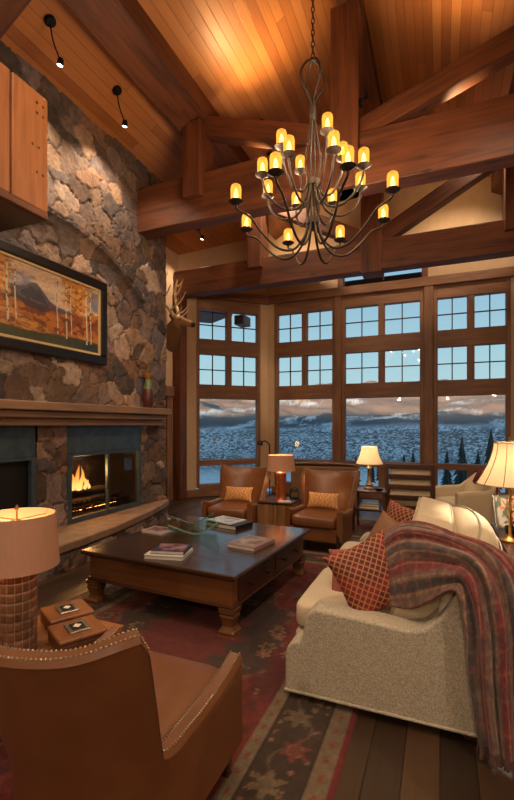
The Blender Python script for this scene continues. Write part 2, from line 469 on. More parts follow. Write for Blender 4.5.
hc.build('hearth_core', M['soot'], hearth, world=True)

# ---- mantel
mant = thing('mantel_shelf', 'long stepped wooden mantel shelf across the stone chimney', 'mantel', (XF, 3.6, 1.6))
b = MB(); b.box(XF-0.0, -4.1, 0.9, 6.14, 1.765, 1.865); b.build('shelf_board', M['mantelY'], mant, world=True, bevel=0.012)
b = MB(); b.box(XF, -4.17, 0.9, 6.12, 1.68, 1.763); b.build('upper_moulding', M['mantelY'], mant, world=True, bevel=0.02, seg=3)
b = MB(); b.box(XF, -4.24, 0.9, 6.10, 1.592, 1.679); b.build('lower_moulding', M['mantelY'], mant, world=True, bevel=0.012)

# ---- fireplaces
def firebox(a, c, label, lit):
    f = thing('fireplace', label, 'fireplace', (XF, (a+c)/2, 0.315))
    b = MB(); b.box(XF-0.02, XF+0.03, a, c, 1.225, 1.592); b.build('hood_panel', M['steel'], f, world=True, bevel=0.006)
    fr = MB()
    fr.box(XF-0.02, XF+0.045, a, a+0.07, 0.316, 1.225); fr.box(XF-0.02, XF+0.045, c-0.07, c, 0.316, 1.225)
    fr.box(XF-0.02, XF+0.045, a+0.07, c-0.07, 0.316, 0.385); fr.box(XF-0.02, XF+0.045, a+0.07, c-0.07, 1.185, 1.225)
    fr.build('door_frame', M['steel'], f, world=True, bevel=0.006)
    bx = MB(); bk = XF-0.62
    bx.box(bk-0.03, bk, a, c, 0.316, 1.6); bx.box(bk, XF-0.03, a, a+0.03, 0.316, 1.6); bx.box(bk, XF-0.03, c-0.03, c, 0.316, 1.6)
    bx.box(bk, XF-0.03, a, c, 0.312, 0.33); bx.box(bk, XF-0.03, a, c, 1.5, 1.59)
    bx.build('firebox_lining', M['soot'], f, world=True)
    if lit:
        mid = (a+c)/2-0.02
        for q0, q1 in ((a+0.07, mid), (mid+0.04, c-0.07)):
            d = MB(); d.box(XF+0.02, XF+0.026, q0, q1, 0.385, 1.185); d.build('glass_door', M['firescreen'], f, world=True)
        d = MB(); d.box(XF, XF+0.045, mid, mid+0.04, 0.385, 1.185); d.build('door_stile', M['steel'], f, world=True, bevel=0.004)
        d = MB(); d.box(XF+0.045, XF+0.065, mid-0.012, mid+0.0, 0.68, 0.86); d.build('door_handle', M['black'], f, world=True)
    else:
        d = MB(); d.box(XF-0.06, XF-0.04, a+0.05, c-0.05, 0.34, 1.2); d.build('void_sheet', plain('void_black', (9, 9, 9), 0.6), f, world=True)  # near-black sheet stands in for the shade inside the opening
    return f
firebox(*FB[0], 'lit fireplace with steel hood and glass doors', True)
firebox(*FB[1], 'unlit dark fireplace opening at the photo edge', False)
# grate, logs, flames
gr = thing('fire_grate', 'black iron grate holding logs in the lit fireplace', 'grate', (XF-0.3, 4.95, 0.33))
g = MB()
for k in range(11):
    y = 4.50+k*0.09
    g.tube([(XF-0.14, y, 0.56), (XF-0.15, y, 0.44), (XF-0.45, y, 0.42)], 0.010, 6)
g.tube([(XF-0.15, 4.45, 0.44), (XF-0.15, 5.45, 0.44)], 0.013, 6); g.tube([(XF-0.45, 4.45, 0.42), (XF-0.45, 5.45, 0.42)], 0.013, 6)
for y in (4.5, 5.4):
    for x in (XF-0.15, XF-0.45): g.tube([(x, y, 0.33), (x, y, 0.44)], 0.013, 6)
g.build('grate_bars', M['black'], gr, world=True, smooth=60)
bark = plain('charred_bark', (44, 32, 26), 0.95, 0, 14, 0.5, 0.8, 25)
logs = [((XF-0.40, 4.42, 0.52), (XF-0.34, 5.35, 0.51), 0.075, 'thick charred log lying at the back of the grate'),
        ((XF-0.24, 4.55, 0.50), (XF-0.22, 5.48, 0.52), 0.06, 'charred log lying along the front of the grate'),
        ((XF-0.38, 4.66, 0.655), (XF-0.24, 5.24, 0.64), 0.055, 'burnt log resting on top of the other two logs')]
for p0, p1, r, lb in logs:
    o = MB().tube([Vector(p0).lerp(Vector(p1), t/8)+Vector((0, 0, 0.008*math.sin(t*2.1))) for t in range(9)], [r*(1+0.08*math.sin(t*1.7)) for t in range(9)], 12).build('log', bark, smooth=60)
    tag(o, lb, 'log', 'logs in the lit fireplace')
mf, nt, bb = newmat('flame'); nt.nodes.remove(bb)
e = N(nt, 'ShaderNodeEmission'); e.inputs['Strength'].default_value = 1.5
tc = N(nt, 'ShaderNodeTexCoord'); sp = N(nt, 'ShaderNodeSeparateXYZ'); nt.links.new(tc.outputs['Generated'], sp.inputs[0])
r = ramp(nt, [(0.0, (1, 0.62, 0.2)), (0.45, (1, 0.42, 0.08)), (1.0, (0.9, 0.16, 0.01))]); nt.links.new(sp.outputs[2], r.inputs['Fac']); nt.links.new(r.outputs['Color'], e.inputs['Color'])
lw = N(nt, 'ShaderNodeLayerWeight'); lw.inputs['Blend'].default_value = 0.5
al = N(nt, 'ShaderNodeMath', operation='MULTIPLY_ADD'); nt.links.new(lw.outputs['Facing'], al.inputs[0]); al.inputs[1].default_value = 0.6
hz_ = N(nt, 'ShaderNodeMath', operation='MULTIPLY_ADD'); nt.links.new(sp.outputs[2], hz_.inputs[0]); hz_.inputs[1].default_value = 0.55; hz_.inputs[2].default_value = 0.1; nt.links.new(hz_.outputs[0], al.inputs[2]); al.use_clamp = True
tb_ = N(nt, 'ShaderNodeBsdfTransparent'); mx = N(nt, 'ShaderNodeMixShader'); nt.links.new(al.outputs[0], mx.inputs[0]); nt.links.new(e.outputs[0], mx.inputs[1]); nt.links.new(tb_.outputs[0], mx.inputs[2])
nt.links.new(mx.outputs[0], nt.nodes['Material Output'].inputs['Surface'])
fl = MB()
for y, h, rr in ((4.50, 0.12, 0.03), (4.585, 0.17, 0.035), (4.66, 0.24, 0.04), (4.735, 0.36, 0.05), (4.80, 0.31, 0.045), (4.87, 0.20, 0.04), (4.94, 0.12, 0.03), (4.77, 0.16, 0.06)):
    pts = [(XF-0.28+0.02*math.sin(t*4+y*9), y+0.03*math.sin(t*5+y*31)*t, 0.68+h*t) for t in np.linspace(0, 1, 9)]
    fl.tube(pts, [rr*(0.55+0.9*t)*(1-t)**0.8+0.003 for t in np.linspace(0, 1, 9)], 8)
tag(fl.build('flames', mf, smooth=180), 'orange flames rising from the logs in the fireplace', 'fire', kind='stuff')
em = MB()
for k in range(16):
    em.sq((XF-0.19+random.uniform(-.01, .01), 4.52+k*0.06, 0.425+random.uniform(-.006, .006)), (0.016, 0.02+random.uniform(0, .012), 0.012), 0.8, 0.8, 8, 5)
tag(em.build('embers', emit('ember', (1, 0.38, 0.07), 5), smooth=180), 'row of glowing embers under the fireplace grate', 'embers', kind='stuff')

# ---- wood-clad box high on the chimney
cab = thing('timber_box', 'large pine clad box projecting high on the stone wall above the painting', 'cabinet', (-4.05, 2.2, 3.66))
B0, B1, zb, zt = 1.35, 3.26, 3.66, 4.87
bx = MB(); bx.box(XF-0.01, -3.70, B0, B1, zb+0.03, zt); bx.build('carcass', M['timberZ'], cab, world=True)
for a, c in ((B0, 2.14), (2.16, 2.84), (2.865, B1)):
    b = MB(); b.box(-3.698, -3.645, a, c, zb+0.07, zt); b.build('front_board', M['cedarZ'], cab, world=True, bevel=0.012, seg=3)
b = MB(); b.box(-3.698, -3.64, B0, B1, zb-0.0, zb+0.068); b.build('bottom_rail', M['timberY'], cab, world=True, bevel=0.008)
b = MB(); b.box(XF, -3.70, B0, B1, zb-0.0, zb+0.028); b.build('underside_board', M['darkY'], cab, world=True)
for z in (4.08, 4.33, 4.66, 4.86-0.1):
    for y in (3.13, 3.20): MB().lathe([(0.0, 0), (0.014, 0), (0.014, 0.004), (0, 0.004)], (0, 0, 0), 10, M=Matrix.Translation((-3.648, y-(0.05 if z in (4.33,) else 0), z))@Matrix.Rotation(PI/2, 4, 'Y')).build('bolt_plug', M['darkZ'], cab, world=True)

# ------------------------------------------------------------------ trusses
def timber(p0, p1, w, h, mat='timberX'):
    """a squared timber between two points of the truss plane; p = (x, z) on its axis"""
    b = MB(); L = math.hypot(p1[0]-p0[0], p1[1]-p0[1])
    b.box(-L/2, L/2, -w/2, w/2, -h/2, h/2)
    return b, ((p0[0]+p1[0])/2, (p0[1]+p1[1])/2), math.atan2(p1[1]-p0[1], p1[0]-p0[0])
def truss(Y, z0, z1, xa, xb, idx, label, full=True):
    t = struct(empty('roof_truss', (XC, Y, z0)), label)
    def put(name, p0, p1, w, h, y, bev=0.012):
        b, c, a = timber(p0, p1, w, h)
        o = b.build(name, M['timberX'], t, bevel=bev)
        o.location = (c[0]-XC, y-Y, c[1]-z0); o.rotation_euler = (0, -a, 0)
        return o
    W = 0.28
    if full:
        put('tie_beam', (xa, (z0+z1)/2), (xb, (z0+z1)/2), W, z1-z0, Y+W/2)
        put('king_post', (XC, z0-(0.06 if idx == 2 else 0.0)), (XC, zc(XC)-0.55), 0.36, 0.36, Y+W/2-0.02).rotation_euler = (0, -PI/2, 0)
        for s in (-1, 1):
            qx = XC+s*2.23
            put('queen_post', (qx, z0-0.06+0.38), (qx, zc(qx)-0.30), 0.42, 0.3, Y+0.1)
            put('strut', (XC+s*0.12, z1+0.04), (XC+s*2.13, zc(qx)-0.02-0.28), 0.22, 0.27, Y+W/2)
    for s in (() if full else (-1, 1)):
        put('rafter', (XC+s*0.05, zc(XC)-0.22), (XC+s*(XC-XL+0.1), zc(XL-0.1)-0.2), 0.26, 0.62, Y+W/2+(0.0 if full else 0.0))
    return t
truss(Y1, 4.64, 5.33, XF-0.03, XR, 1, 'big timber roof truss above the coffee table, nearer the chandelier')
truss(Y2, 4.37, 4.90, -5.28, XR, 2, 'timber roof truss close to the window wall')
truss(Y0, 4.64, 5.33, XF, XR, 0, 'dark timber rafter pair at the upper photo edge', full=False)
for s in (-1, 1):
    xa, xb = (-3.58, -3.185) if s < 0 else (2*XC+3.185, 2*XC+3.58)
    b = MB()
    b.prism([(xa, zc(xa)-0.29), (xb, zc(xb)-0.29), (xb, zc(xb)-0.0), (xa, zc(xa)-0.0)], lambda p, t: (p[0], t, p[1]), YB, YW)
    struct(b.build('roof_purlin', M['timberY'], bevel=0.01), 'long timber purlin on the %s roof slope' % ('chimney side' if s < 0 else 'far'))
b = MB(); b.box(XC-0.16, XC+0.16, YB, YW, zc(XC)-0.30, zc(XC)-0.05)
struct(b.build('ridge_beam', M['timberY'], bevel=0.01), 'ridge timber at the top of the ceiling')

# ------------------------------------------------------------------ window wall
ZB = [(0.27, 0.69), (0.81, 2.196), (2.51, 3.19), (3.53, 4.19)]     # low panes, picture, two rows of sashes
ZTOP = 4.45
def bay(n, ox, oy, ang, w, label, pad=(0.07, 0.07)):
    """window unit of width w starting at (ox, oy), running along angle ang; local x along it, local y outwards"""
    W = struct(empty('window_%d' % n, (ox, oy, 0), ang), label)
    fx = MB(); d0, d1 = -0.02, 0.14
    fx.box(-pad[0], 0, d0, d1, 0.2, ZTOP); fx.box(w, w+pad[1], d0, d1, 0.2, ZTOP)
    fx.build('jamb', M['frameZ'], W, bevel=0.006)
    rl = MB()
    for a, c, dd in ((0.16, ZB[0][0], -0.03), (ZB[0][1], ZB[1][0], -0.03), (ZB[1][1], ZB[2][0], -0.025), (ZB[2][1], ZB[3][0], -0.025), (ZB[3][1], ZTOP, -0.02)):
        rl.box(0, w, dd, d1, a, c)
    rl.build('rail', M['frameX'], W, bevel=0.006)
    ml = MB(); mw = 0.058
    for k in (0, 2, 3): ml.box(w/2-mw, w/2+mw, d0+0.005, d1, ZB[k][0], ZB[k][1])
    ml.build('mullion', M['frameZ'], W, bevel=0.005)
    def pane(x0, x1, z0, z1, muntin):
        s = MB(); t = 0.015; x0 -= 0.004; x1 += 0.004; z0 -= 0.01; z1 += 0.01
        s.box(x0, x0+t, 0.03, 0.11, z0, z1); s.box(x1-t, x1, 0.03, 0.11, z0, z1); s.box(x0+t, x1-t, 0.03, 0.11, z0, z0+t); s.box(x0+t, x1-t, 0.03, 0.11, z1-t, z1)
        so = s.build('sash', M['frameZ'], W, bevel=0.003)
        MB().box(x0+t, x1-t, 0.068, 0.074, z0+t, z1-t).build('pane', M['window_glass'], so)
        if muntin:
            q = MB(); xm, zm = (x0+x1)/2, (z0+z1)/2
            q.box(xm-0.011, xm+0.011, 0.055, 0.087, z0+t, z1-t); q.box(x0+t, x1-t, 0.056, 0.086, zm-0.011, zm+0.011)
            q.build('muntin', M['darkZ'], so)
    pane(0, w, ZB[1][0], ZB[1][1], False)
    for k in (0, 2, 3):
        pane(0, w/2-mw, ZB[k][0], ZB[k][1], k > 0); pane(w/2+mw, w, ZB[k][0], ZB[k][1], k > 0)
    return W
bays = [(-3.53, -2.226), (-1.945, -0.378), (-0.053, 1.19)]
labs = ['window bay behind the copper lamp, left of the middle', 'middle window bay below the gable glazing', 'window bay behind the cream lamp, towards the right']
for k, (a, c) in enumerate(bays): bay(k+2, a, YW, 0, c-a, labs[k])
CX, CY = -3.78, YW          # corner where the angled bay begins
dx, dy = -0.7071, -0.7071
sE = 1.66
bay(1, CX+dx*sE, CY+dy*sE, PI/4, sE-0.26, 'angled window bay beside the elk head')
bay(5, 2*XC-CX-dx*0-(0)+0.18, CY-0.18, -PI/4, sE-0.26, 'angled window bay beyond the right photo edge')
# posts and trims between bays
def trim(n, mat, *a, label=None, bevel=0.012):
    o = MB().box(*a).build('trim_%d' % n, M[mat], bevel=bevel); return struct(o, label)
trim(1, 'frameZ', bays[0][1]+0.07, bays[1][0]-0.07, YW-0.07, YW+0.16, 0, 4.64, label='wooden post between the first two straight window bays')
trim(2, 'frameZ', bays[1][1]+0.07, bays[2][0]-0.07, YW-0.07, YW+0.16, 0, 4.64, label='wooden post between the middle and right window bays')
trim(3, 'frameX', CX-0.02, 2*XC-CX+0.02, YW-0.09, YW+0.16, ZTOP, 4.64, label='wooden header over the straight windows')
trim(4, 'frameX', CX+0.1, 2*XC-CX-0.1, YW-0.03, YW+0.1, 0, 0.16, label='wooden base board under the straight windows')
def angled(n, s0, s1, d0, d1, z0, z1, mat, label):
    o = MB().box(-s1, -s0, d0, d1, z0, z1).build('trim_%d' % n, M[mat], bevel=0.01)
    o.location = (CX, CY, 0); o.rotation_euler = (0, 0, PI/4); return struct(o, label)
angled(5, -0.02, 2.0, -0.09, 0.16, ZTOP, 4.64, 'frameX', 'wooden header over the angled window')
angled(6, 0.05, 2.0, -0.03, 0.1, 0, 0.16, 'frameX', 'wooden base board under the angled window')
# plaster around
o = MB().box(-0.19, 0.03, -0.0, 0.14, 0.1, ZTOP).build('wall_corner', M['plaster']); o.location = (CX, CY, 0); o.rotation_euler = (0, 0, PI/4); struct(o)
wallbox('wall_corner_strip', CX-0.02, bays[0][0]-0.07, YW, YW+0.14, 0.1, ZTOP)
o = MB().box(-2.25, -sE-0.07, 0.0, 0.14, 0.0, ZTOP).build('wall_bay_end', M['plaster']); o.location = (CX, CY, 0); o.rotation_euler = (0, 0, PI/4); struct(o)
o = MB().box(-2.3, 0.03, 0.02, 0.14, 4.64, 6.0).build('wall_bay_upper', M['plaster']); o.location = (CX, CY, 0); o.rotation_euler = (0, 0, PI/4); struct(o)
wallbox('wall_right_strip', bays[2][1]+0.07, 2*XC-CX, YW, YW+0.14, 0.0, ZTOP)
o = MB().box(0, 2.3, 0.02, 0.14, 4.64, 6.0).build('wall_right_upper', M['plaster']); o.location = (2*XC-CX, CY, 0); o.rotation_euler = (0, 0, -PI/4); struct(o)
o = MB().box(sE+0.05, 2.3, 0.0, 0.14, 0, ZTOP).build('wall_right_end', M['plaster']); o.location = (2*XC-CX, CY, 0); o.rotation_euler = (0, 0, -PI/4); struct(o)
o = MB().box(0.0, 0.2, 0.0, 0.14, 0, ZTOP).build('wall_right_corner', M['plaster']); o.location = (2*XC-CX, CY, 0); o.rotation_euler = (0, 0, -PI/4); struct(o)
# gable: plaster with a glazed opening in the middle
gx0, gx1 = bays[1][0]-0.03, bays[1][1]+0.03
b = MB()
b.prism([(CX-0.05, 4.64), (gx0-0.12, 4.64), (gx0-0.12, zc(gx0-.12)+.05), (CX-0.05, zc(CX-.05)+0.05)], lambda p, t: (p[0], t, p[1]), YW, YW+0.14)
b.prism([(gx1+0.12, 4.64), (2*XC-CX+0.05, 4.64), (2*XC-CX+0.05, zc(CX-.05)+0.05), (gx1+0.12, zc(gx1+.12)+0.05)], lambda p, t: (p[0], t, p[1]), YW, YW+0.14)
b.prism([(gx0-0.12, 5.06), (gx1+0.12, 5.06), (gx1+0.12, zc(gx1+.12)+.05), (XC, zc(XC)+.05), (gx0-0.12, zc(gx0-.12)+.05)], lambda p, t: (p[0], t, p[1]), YW, YW+0.14)
struct(b.build('wall_gable', M['plaster']))
W6 = struct(empty('window_6', (XC, YW, 4.74)), 'small clerestory window high under the roof')
b = MB(); b.box(gx0-0.12, gx0, YW-0.05, YW+0.15, 4.64, 5.06); b.box(gx1, gx1+0.12, YW-0.05, YW+0.15, 4.64, 5.06); b.build('jamb', M['timberZ'], W6, world=True)
b = MB(); b.box(gx0, gx1, YW+0.06, YW+0.066, 4.64, 5.06); b.build('pane', M['window_glass'], W6, world=True)
b = MB(); b.box(gx0, gx1, YW+0.03, YW+0.1, 4.99, 5.02); b.box(XC-0.02, XC+0.02, YW+0.03, YW+0.1, 4.74, 5.06); b.build('muntin', M['darkX'], W6, world=True)
# post at the end of the angled bay, and casing of the doorway beyond the chimney
trim(7, 'timberZ', -5.36, -5.10, 7.98, 8.24, 0, 4.4, label='tall dark post standing beside the elk head')
D = struct(empty('door_1', (XL, 7.3, 0)), 'wooden doorway in the recess behind the chimney')
b = MB(); b.box(XL-0.02, XL+0.05, 7.05, 7.2, 0, 2.40); b.box(XL-0.02, XL+0.05, 7.72, 7.90, 0, 2.40); b.box(XL-0.02, XL+0.07, 7.0, 7.95, 2.2, 2.42); b.build('door_casing', M['frameZ'], D, world=True, bevel=0.008)
b = MB(); b.box(XL-0.0, XL+0.02, 7.2, 7.72, 0.0, 2.2); b.build('door_leaf', M['darkZ'], D, world=True, bevel=0.004)
wallbox('baseboard_left', XL, XL+0.03, 6.46, 7.03, 0, 0.16, mat='frameY')

# ------------------------------------------------------------------ painting
def spline(pts, n):
    """Catmull-Rom through points, n samples per span"""
    p = [Vector(q) for q in pts]; out = []
    for i in range(len(p)-1):
        a, b, c, d = p[max(i-1, 0)], p[i], p[i+1], p[min(i+2, len(p)-1)]
        for k in range(n):
            t = k/n
            out.append(0.5*((2*b)+(c-a)*t+(2*a-5*b+4*c-d)*t*t+(3*b-a-3*c+d)*t**3))
    out.append(p[-1]); return out
pa = thing('framed_painting', 'landscape painting of autumn aspens in a wide black frame', 'painting', (XF+0.05, 4.0, 2.43))
PY0, PY1, PZ0, PZ1 = 3.08, 4.90, 2.435, 3.60; fw = 0.125; xb = XF+0.05
b = MB()
b.box(xb, xb+0.07, PY0, PY1, PZ0, PZ0+fw); b.box(xb, xb+0.07, PY0, PY1, PZ1-fw, PZ1)
b.box(xb, xb+0.07, PY0, PY0+fw, PZ0+fw, PZ1-fw); b.box(xb, xb+0.07, PY1-fw, PY1, PZ0+fw, PZ1-fw)
b.build('frame', plain('ebony_frame', (24, 19, 17), 0.35), pa, world=True, bevel=0.022, seg=3)
i0, i1, j0, j1 = PY0+fw, PY1-fw, PZ0+fw, PZ1-fw; lw = 0.028
b = MB(); x1 = xb+0.05
b.box(xb, x1, i0, i1, j0, j0+lw); b.box(xb, x1, i0, i1, j1-lw, j1); b.box(xb, x1, i0, i0+lw, j0+lw, j1-lw); b.box(xb, x1, i1-lw, i1, j0+lw, j1-lw)
b.build('liner', plain('gilt_liner', (196, 168, 116), 0.5), pa, world=True)
cy = np.linspace(i0+lw, i1-lw, 260); cz = np.linspace(j0+lw, j1-lw, 170)
Yc, Zc = np.meshgrid(cy, cz, indexing='ij')
s = (Yc-cy[0])/(cy[-1]-cy[0]); t = (Zc-cz[0])/(cz[-1]-cz[0])
def L3(c): return np.array(lin(c))
def mixc(C, c, m): return C*(1-m[..., None])+np.asarray(c)*m[..., None]
C = np.zeros(s.shape+(3,))+L3((126, 126, 142))
cl = sm(0.42, 0.62, fbm(s*4+1, t*5, 31)+0.25*(0.8-t))
C = mixc(C, L3((206, 178, 150)), cl)
mt = 0.60+0.22*np.exp(-((s-0.33)/0.10)**2)+0.10*np.exp(-((s-0.12)/0.12)**2)-0.08*s+0.05*(fbm(s*9, s*0, 33)-0.5)
C = mixc(C, L3((92, 84, 96)), sm(0, 0.012, mt-t)); C = mixc(C, L3((64, 60, 72)), sm(0, 0.01, mt-0.05-t)*sm(0.48, 0.52, fbm(s*14+t*9, t*6, 35)))
h2 = 0.50+0.05*np.sin(s*5+1)+0.06*(fbm(s*7, s*0, 36)-0.5); C = mixc(C, L3((70, 56, 52)), sm(0, 0.012, h2-t))
fo = 0.42+0.12*np.abs(s-0.38)/0.4+0.10*(fbm(s*12, t*12, 37)-0.5)
C = mixc(C, L3((176, 106, 42)), sm(0, 0.02, fo-t)*1.0); C = mixc(C, L3((120, 60, 34)), sm(0, 0.02, fo-t)*sm(0.5, 0.6, fbm(s*22, t*18, 38)))
g1 = 0.33-0.22*sm(0.05, 0.6, s)+0.03*(fbm(s*10, s*0, 41)-0.5); C = mixc(C, L3((196, 132, 62)), sm(0, 0.02, g1+0.05-t)); C = mixc(C, L3((128, 82, 40)), sm(0, 0.02, g1+0.05-t)*sm(0.5, 0.56, fbm(s*16, t*30, 42)))
bs = sm(0.30, 0.22, np.abs(t-0.28))*sm(0.5, 0.6, fbm(s*8, t*8, 43))*(1-np.exp(-((s-0.36)/0.12)**2)); C = mixc(C, L3((112, 48, 40)), bs*0.7)
C = mixc(C, L3((208, 146, 70)), sm(0.08, 0.0, np.abs(t-0.20+0.10*s-0.03*np.sin(s*9)))*0.8*sm(0.4, 0.55, fbm(s*9, t*26, 46))); C = mixc(C, L3((66, 68, 44)), sm(0, 0.03, 0.16-0.02*np.sin(s*6)-t)); C = mixc(C, L3((44, 52, 56)), sm(0.0, 0.05, 0.14-t)*sm(0.6, 0.9, s))
crown = (np.exp(-((s-0.75)/0.24)**2)*1.05+np.exp(-((s-0.04)/0.12)**2))*sm(0.36, 0.6, t)
fol = sm(0.62, 0.78, crown*0.62+fbm(s*15, t*14, 44)*0.5); C = mixc(C, L3((196, 128, 50)), fol*0.95); C = mixc(C, L3((126, 76, 40)), fol*sm(0.50, 0.66, fbm(s*24, t*20, 45))*0.85); C = mixc(C, L3((222, 168, 84)), fol*sm(0.60, 0.72, fbm(s*38, t*34, 49))*0.8)
C = C*(0.68+0.64*fbm(s*46, t*40, 48))[..., None]
for ty, tb, wd in ((3.37, 0.17, 0.013), (3.47, 0.24, 0.009), (4.05, 0.16, 0.009), (4.19, 0.12, 0.012), (4.27, 0.2, 0.007), (4.535, 0.10, 0.012), (4.61, 0.12, 0.010)):
    wd = wd*1.25; k = sm(wd, wd*0.6, np.abs(Yc-ty-0.008*np.sin(t*7)))*(t > tb)*(t < 0.93)
    tc_ = np.where((fbm(s*40, t*22, 47) > 0.62)[..., None], L3((84, 76, 66)), L3((196, 186, 160))); C = C*(1-k[..., None])+tc_*k[..., None]
gridmesh('canvas', np.stack([np.full(s.shape, xb+0.03), Yc, Zc], -1), M['canvas'], C*0.92, pa, off=(XF+0.05, 4.0, 2.43))

# ------------------------------------------------------------------ vase with dried reeds on the mantel
vx, vy = -4.27, 5.74
va = thing('vase', 'slender maroon, green and gold vase on the mantel shelf', 'vase', (vx, vy, 1.865))
MB().lathe([(0.055, 0), (0.075, 0.03), (0.09, 0.14), (0.085, 0.25), (0.07, 0.30)], n=24).build('body', plain('maroon_glaze', (76, 34, 30), 0.35, 0, 20, 0.4), va, smooth=50)
MB().lathe([(0.07, 0.30), (0.055, 0.40), (0.042, 0.47)], n=24, caps=False).build('neck', plain('green_glaze', (92, 104, 62), 0.35, 0, 30, 0.4), va, smooth=50)
MB().lathe([(0.042, 0.47), (0.052, 0.475), (0.07, 0.54), (0.074, 0.545), (0.066, 0.55), (0.035, 0.48)], n=24, caps=False).build('rim', plain('gold_glaze', (190, 132, 46), 0.3, 0.3), va, smooth=50)
for k in range(6):
    a = k*1.05; o = MB().tube([(0, 0, 0.45), (0.03*math.cos(a), 0.03*math.sin(a), 0.6), (0.07*math.cos(a), 0.07*math.sin(a), 0.72+0.03*(k % 3))], [0.004, 0.004, 0.006], 6).build('reed', plain('dried_reed', (120, 84, 50), 0.9) if k == 0 else bpy.data.materials['dried_reed'], smooth=60)
    o.location = (vx, vy, 1.865); tag(o, 'thin dried reed standing in the mantel vase', 'reed', 'dried reeds in the mantel vase')

# ------------------------------------------------------------------ elk head
el = thing('elk_head', 'mounted elk head with antlers on the recess wall', 'mounted elk head', (XL+0.135, 7.50, 3.26))
fur = attrmat('elk_fur', 0.9, 60, 0.3, 0.5, 120)
sec = [(0.0, 0.02, 0.19, 0.26), (0.08, 0.08, 0.175, 0.25), (0.17, 0.20, 0.14, 0.20), (0.25, 0.33, 0.115, 0.155), (0.31, 0.40, 0.105, 0.125), (0.38, 0.405, 0.098, 0.115), (0.46, 0.385, 0.078, 0.09), (0.54, 0.36, 0.058, 0.068), (0.62, 0.335, 0.052, 0.06), (0.67, 0.32, 0.05, 0.056), (0.70, 0.312, 0.03, 0.036), (0.71, 0.31, 0.004, 0.004)]
P = []; Cc = []
for i, (x, z, ry, rz_) in enumerate(sec):
    a = sec[max(i-1, 0)]; c = sec[min(i+1, len(sec)-1)]; tv = Vector((c[0]-a[0], 0, c[1]-a[1])).normalized(); up = Vector((-tv.z, 0, tv.x))
    row = []; cr = []
    for k in range(20):
        an = 2*PI*k/20; q = Vector((x, 0, z))+Vector((0, 1, 0))*ry*math.cos(an)+up*rz_*math.sin(an); row.append(tuple(q))
        base = L3((112, 76, 46)) if i < 4 else L3((160, 116, 76))
        if i > 8: base = L3((52, 38, 30))
        cr.append(base)
    P.append(row); Cc.append(cr)
gridmesh('head', np.array(P), fur, np.array(Cc), el, closev=True)
hm = plain('elk_dark', (40, 30, 24), 0.5)
an_m = plain('antler_bone', (206, 176, 136), 0.55, 0, 14, 0.3)
for sgn in (-1, 1):
    e_ = MB(); e_.sq((0, 0, 0), (0.035, 0.02, 0.085), 0.9, 0.9, 12, 8, Matrix.Translation((0.26, sgn*0.15, 0.47))@Matrix.Rotation(-sgn*0.9, 4, 'X'))
    e_.build('ear', plain('elk_ear', (110, 76, 50), 0.9) if sgn < 0 else bpy.data.materials['elk_ear'], el, smooth=180)
    MB().sq((0.42, sgn*0.085, 0.435), (0.018, 0.012, 0.016), 1, 1, 10, 8).build('eye', hm, el, smooth=180)
    A = MB(); main = spline([(0.26, sgn*0.06, 0.50), (0.22, sgn*0.15, 0.62), (0.12, sgn*0.25, 0.80), (0.05, sgn*0.30, 1.0), (0.08, sgn*0.27, 1.2), (0.16, sgn*0.22, 1.34)], 6)
    A.tube(main, [0.040*(1-0.65*i/len(main)) for i in range(len(main))], 8)
    for st_, ln, d in ((2, 0.26, (1, 0.15, 0.35)), (6, 0.28, (0.9, 0.2, 0.5)), (13, 0.30, (0.8, 0.0, 0.7)), (19, 0.30, (0.7, -0.1, 0.75)), (25, 0.18, (0.7, 0.1, 0.3))):
        p0 = main[st_]; dv = Vector((d[0], d[1]*sgn, d[2])).normalized()
        tn = spline([p0, p0+dv*ln*0.5+Vector((0, 0, -0.02)), p0+dv*ln+Vector((0, 0, 0.06))], 5)
        A.tube(tn, [0.025*(1-0.8*i/len(tn)) for i in range(len(tn))], 7)
    A.build('antler', an_m, el, smooth=60)

# ------------------------------------------------------------------ chandelier
LX, LY = XC, 4.10
ch = thing('chandelier', 'big iron chandelier with three tiers of amber candle lights', 'chandelier', (LX, LY, 3.3))
def V3(r, a, z): return (r*math.cos(a), r*math.sin(a), z-3.3)
mg, nt, bb = newmat('amber_candle_glass'); nt.nodes.remove(bb)
tr = N(nt, 'ShaderNodeBsdfTransparent'); tr.inputs['Color'].default_value = (1, 0.72, 0.36, 1)
ee = N(nt, 'ShaderNodeEmission'); ee.inputs['Color'].default_value = (1, 0.40, 0.05, 1); ee.inputs['Strength'].default_value = 1.0
ad = N(nt, 'ShaderNodeMixShader'); ad.inputs[0].default_value = 0.55
nt.links.new(tr.outputs[0], ad.inputs[1]); nt.links.new(ee.outputs[0], ad.inputs[2]); nt.links.new(ad.outputs[0], nt.nodes['Material Output'].inputs['Surface'])
mbulb = emit('candle_bulb', (1, 0.66, 0.26), 5)
cm = MB()
zk = zc(XC)-0.60; L0 = 5.12
k = 0; z = L0
while z < zk:
    R = Matrix.Translation((0, 0, z+0.035-3.3))@Matrix.Rotation(PI/2*(k % 2), 4, 'Z')
    pts = [R @ Vector((0.016*math.sin(a), 0, 0.036*math.cos(a))) for a in np.linspace(0, 2*PI, 11)[:-1]]
    cm.tube(pts, 0.005, 6, closed=True); z += 0.056; k += 1
cm.build('chain', M['iron'], ch, smooth=60)
MB().lathe([(0.0, zk-0.01-3.3), (0.07, zk-0.01-3.3), (0.06, zk-0.05-3.3), (0.02, zk-0.07-3.3), (0, zk-0.07-3.3)][::-1], n=20).build('ceiling_canopy', M['iron'], ch, smooth=40)
lp = MB()
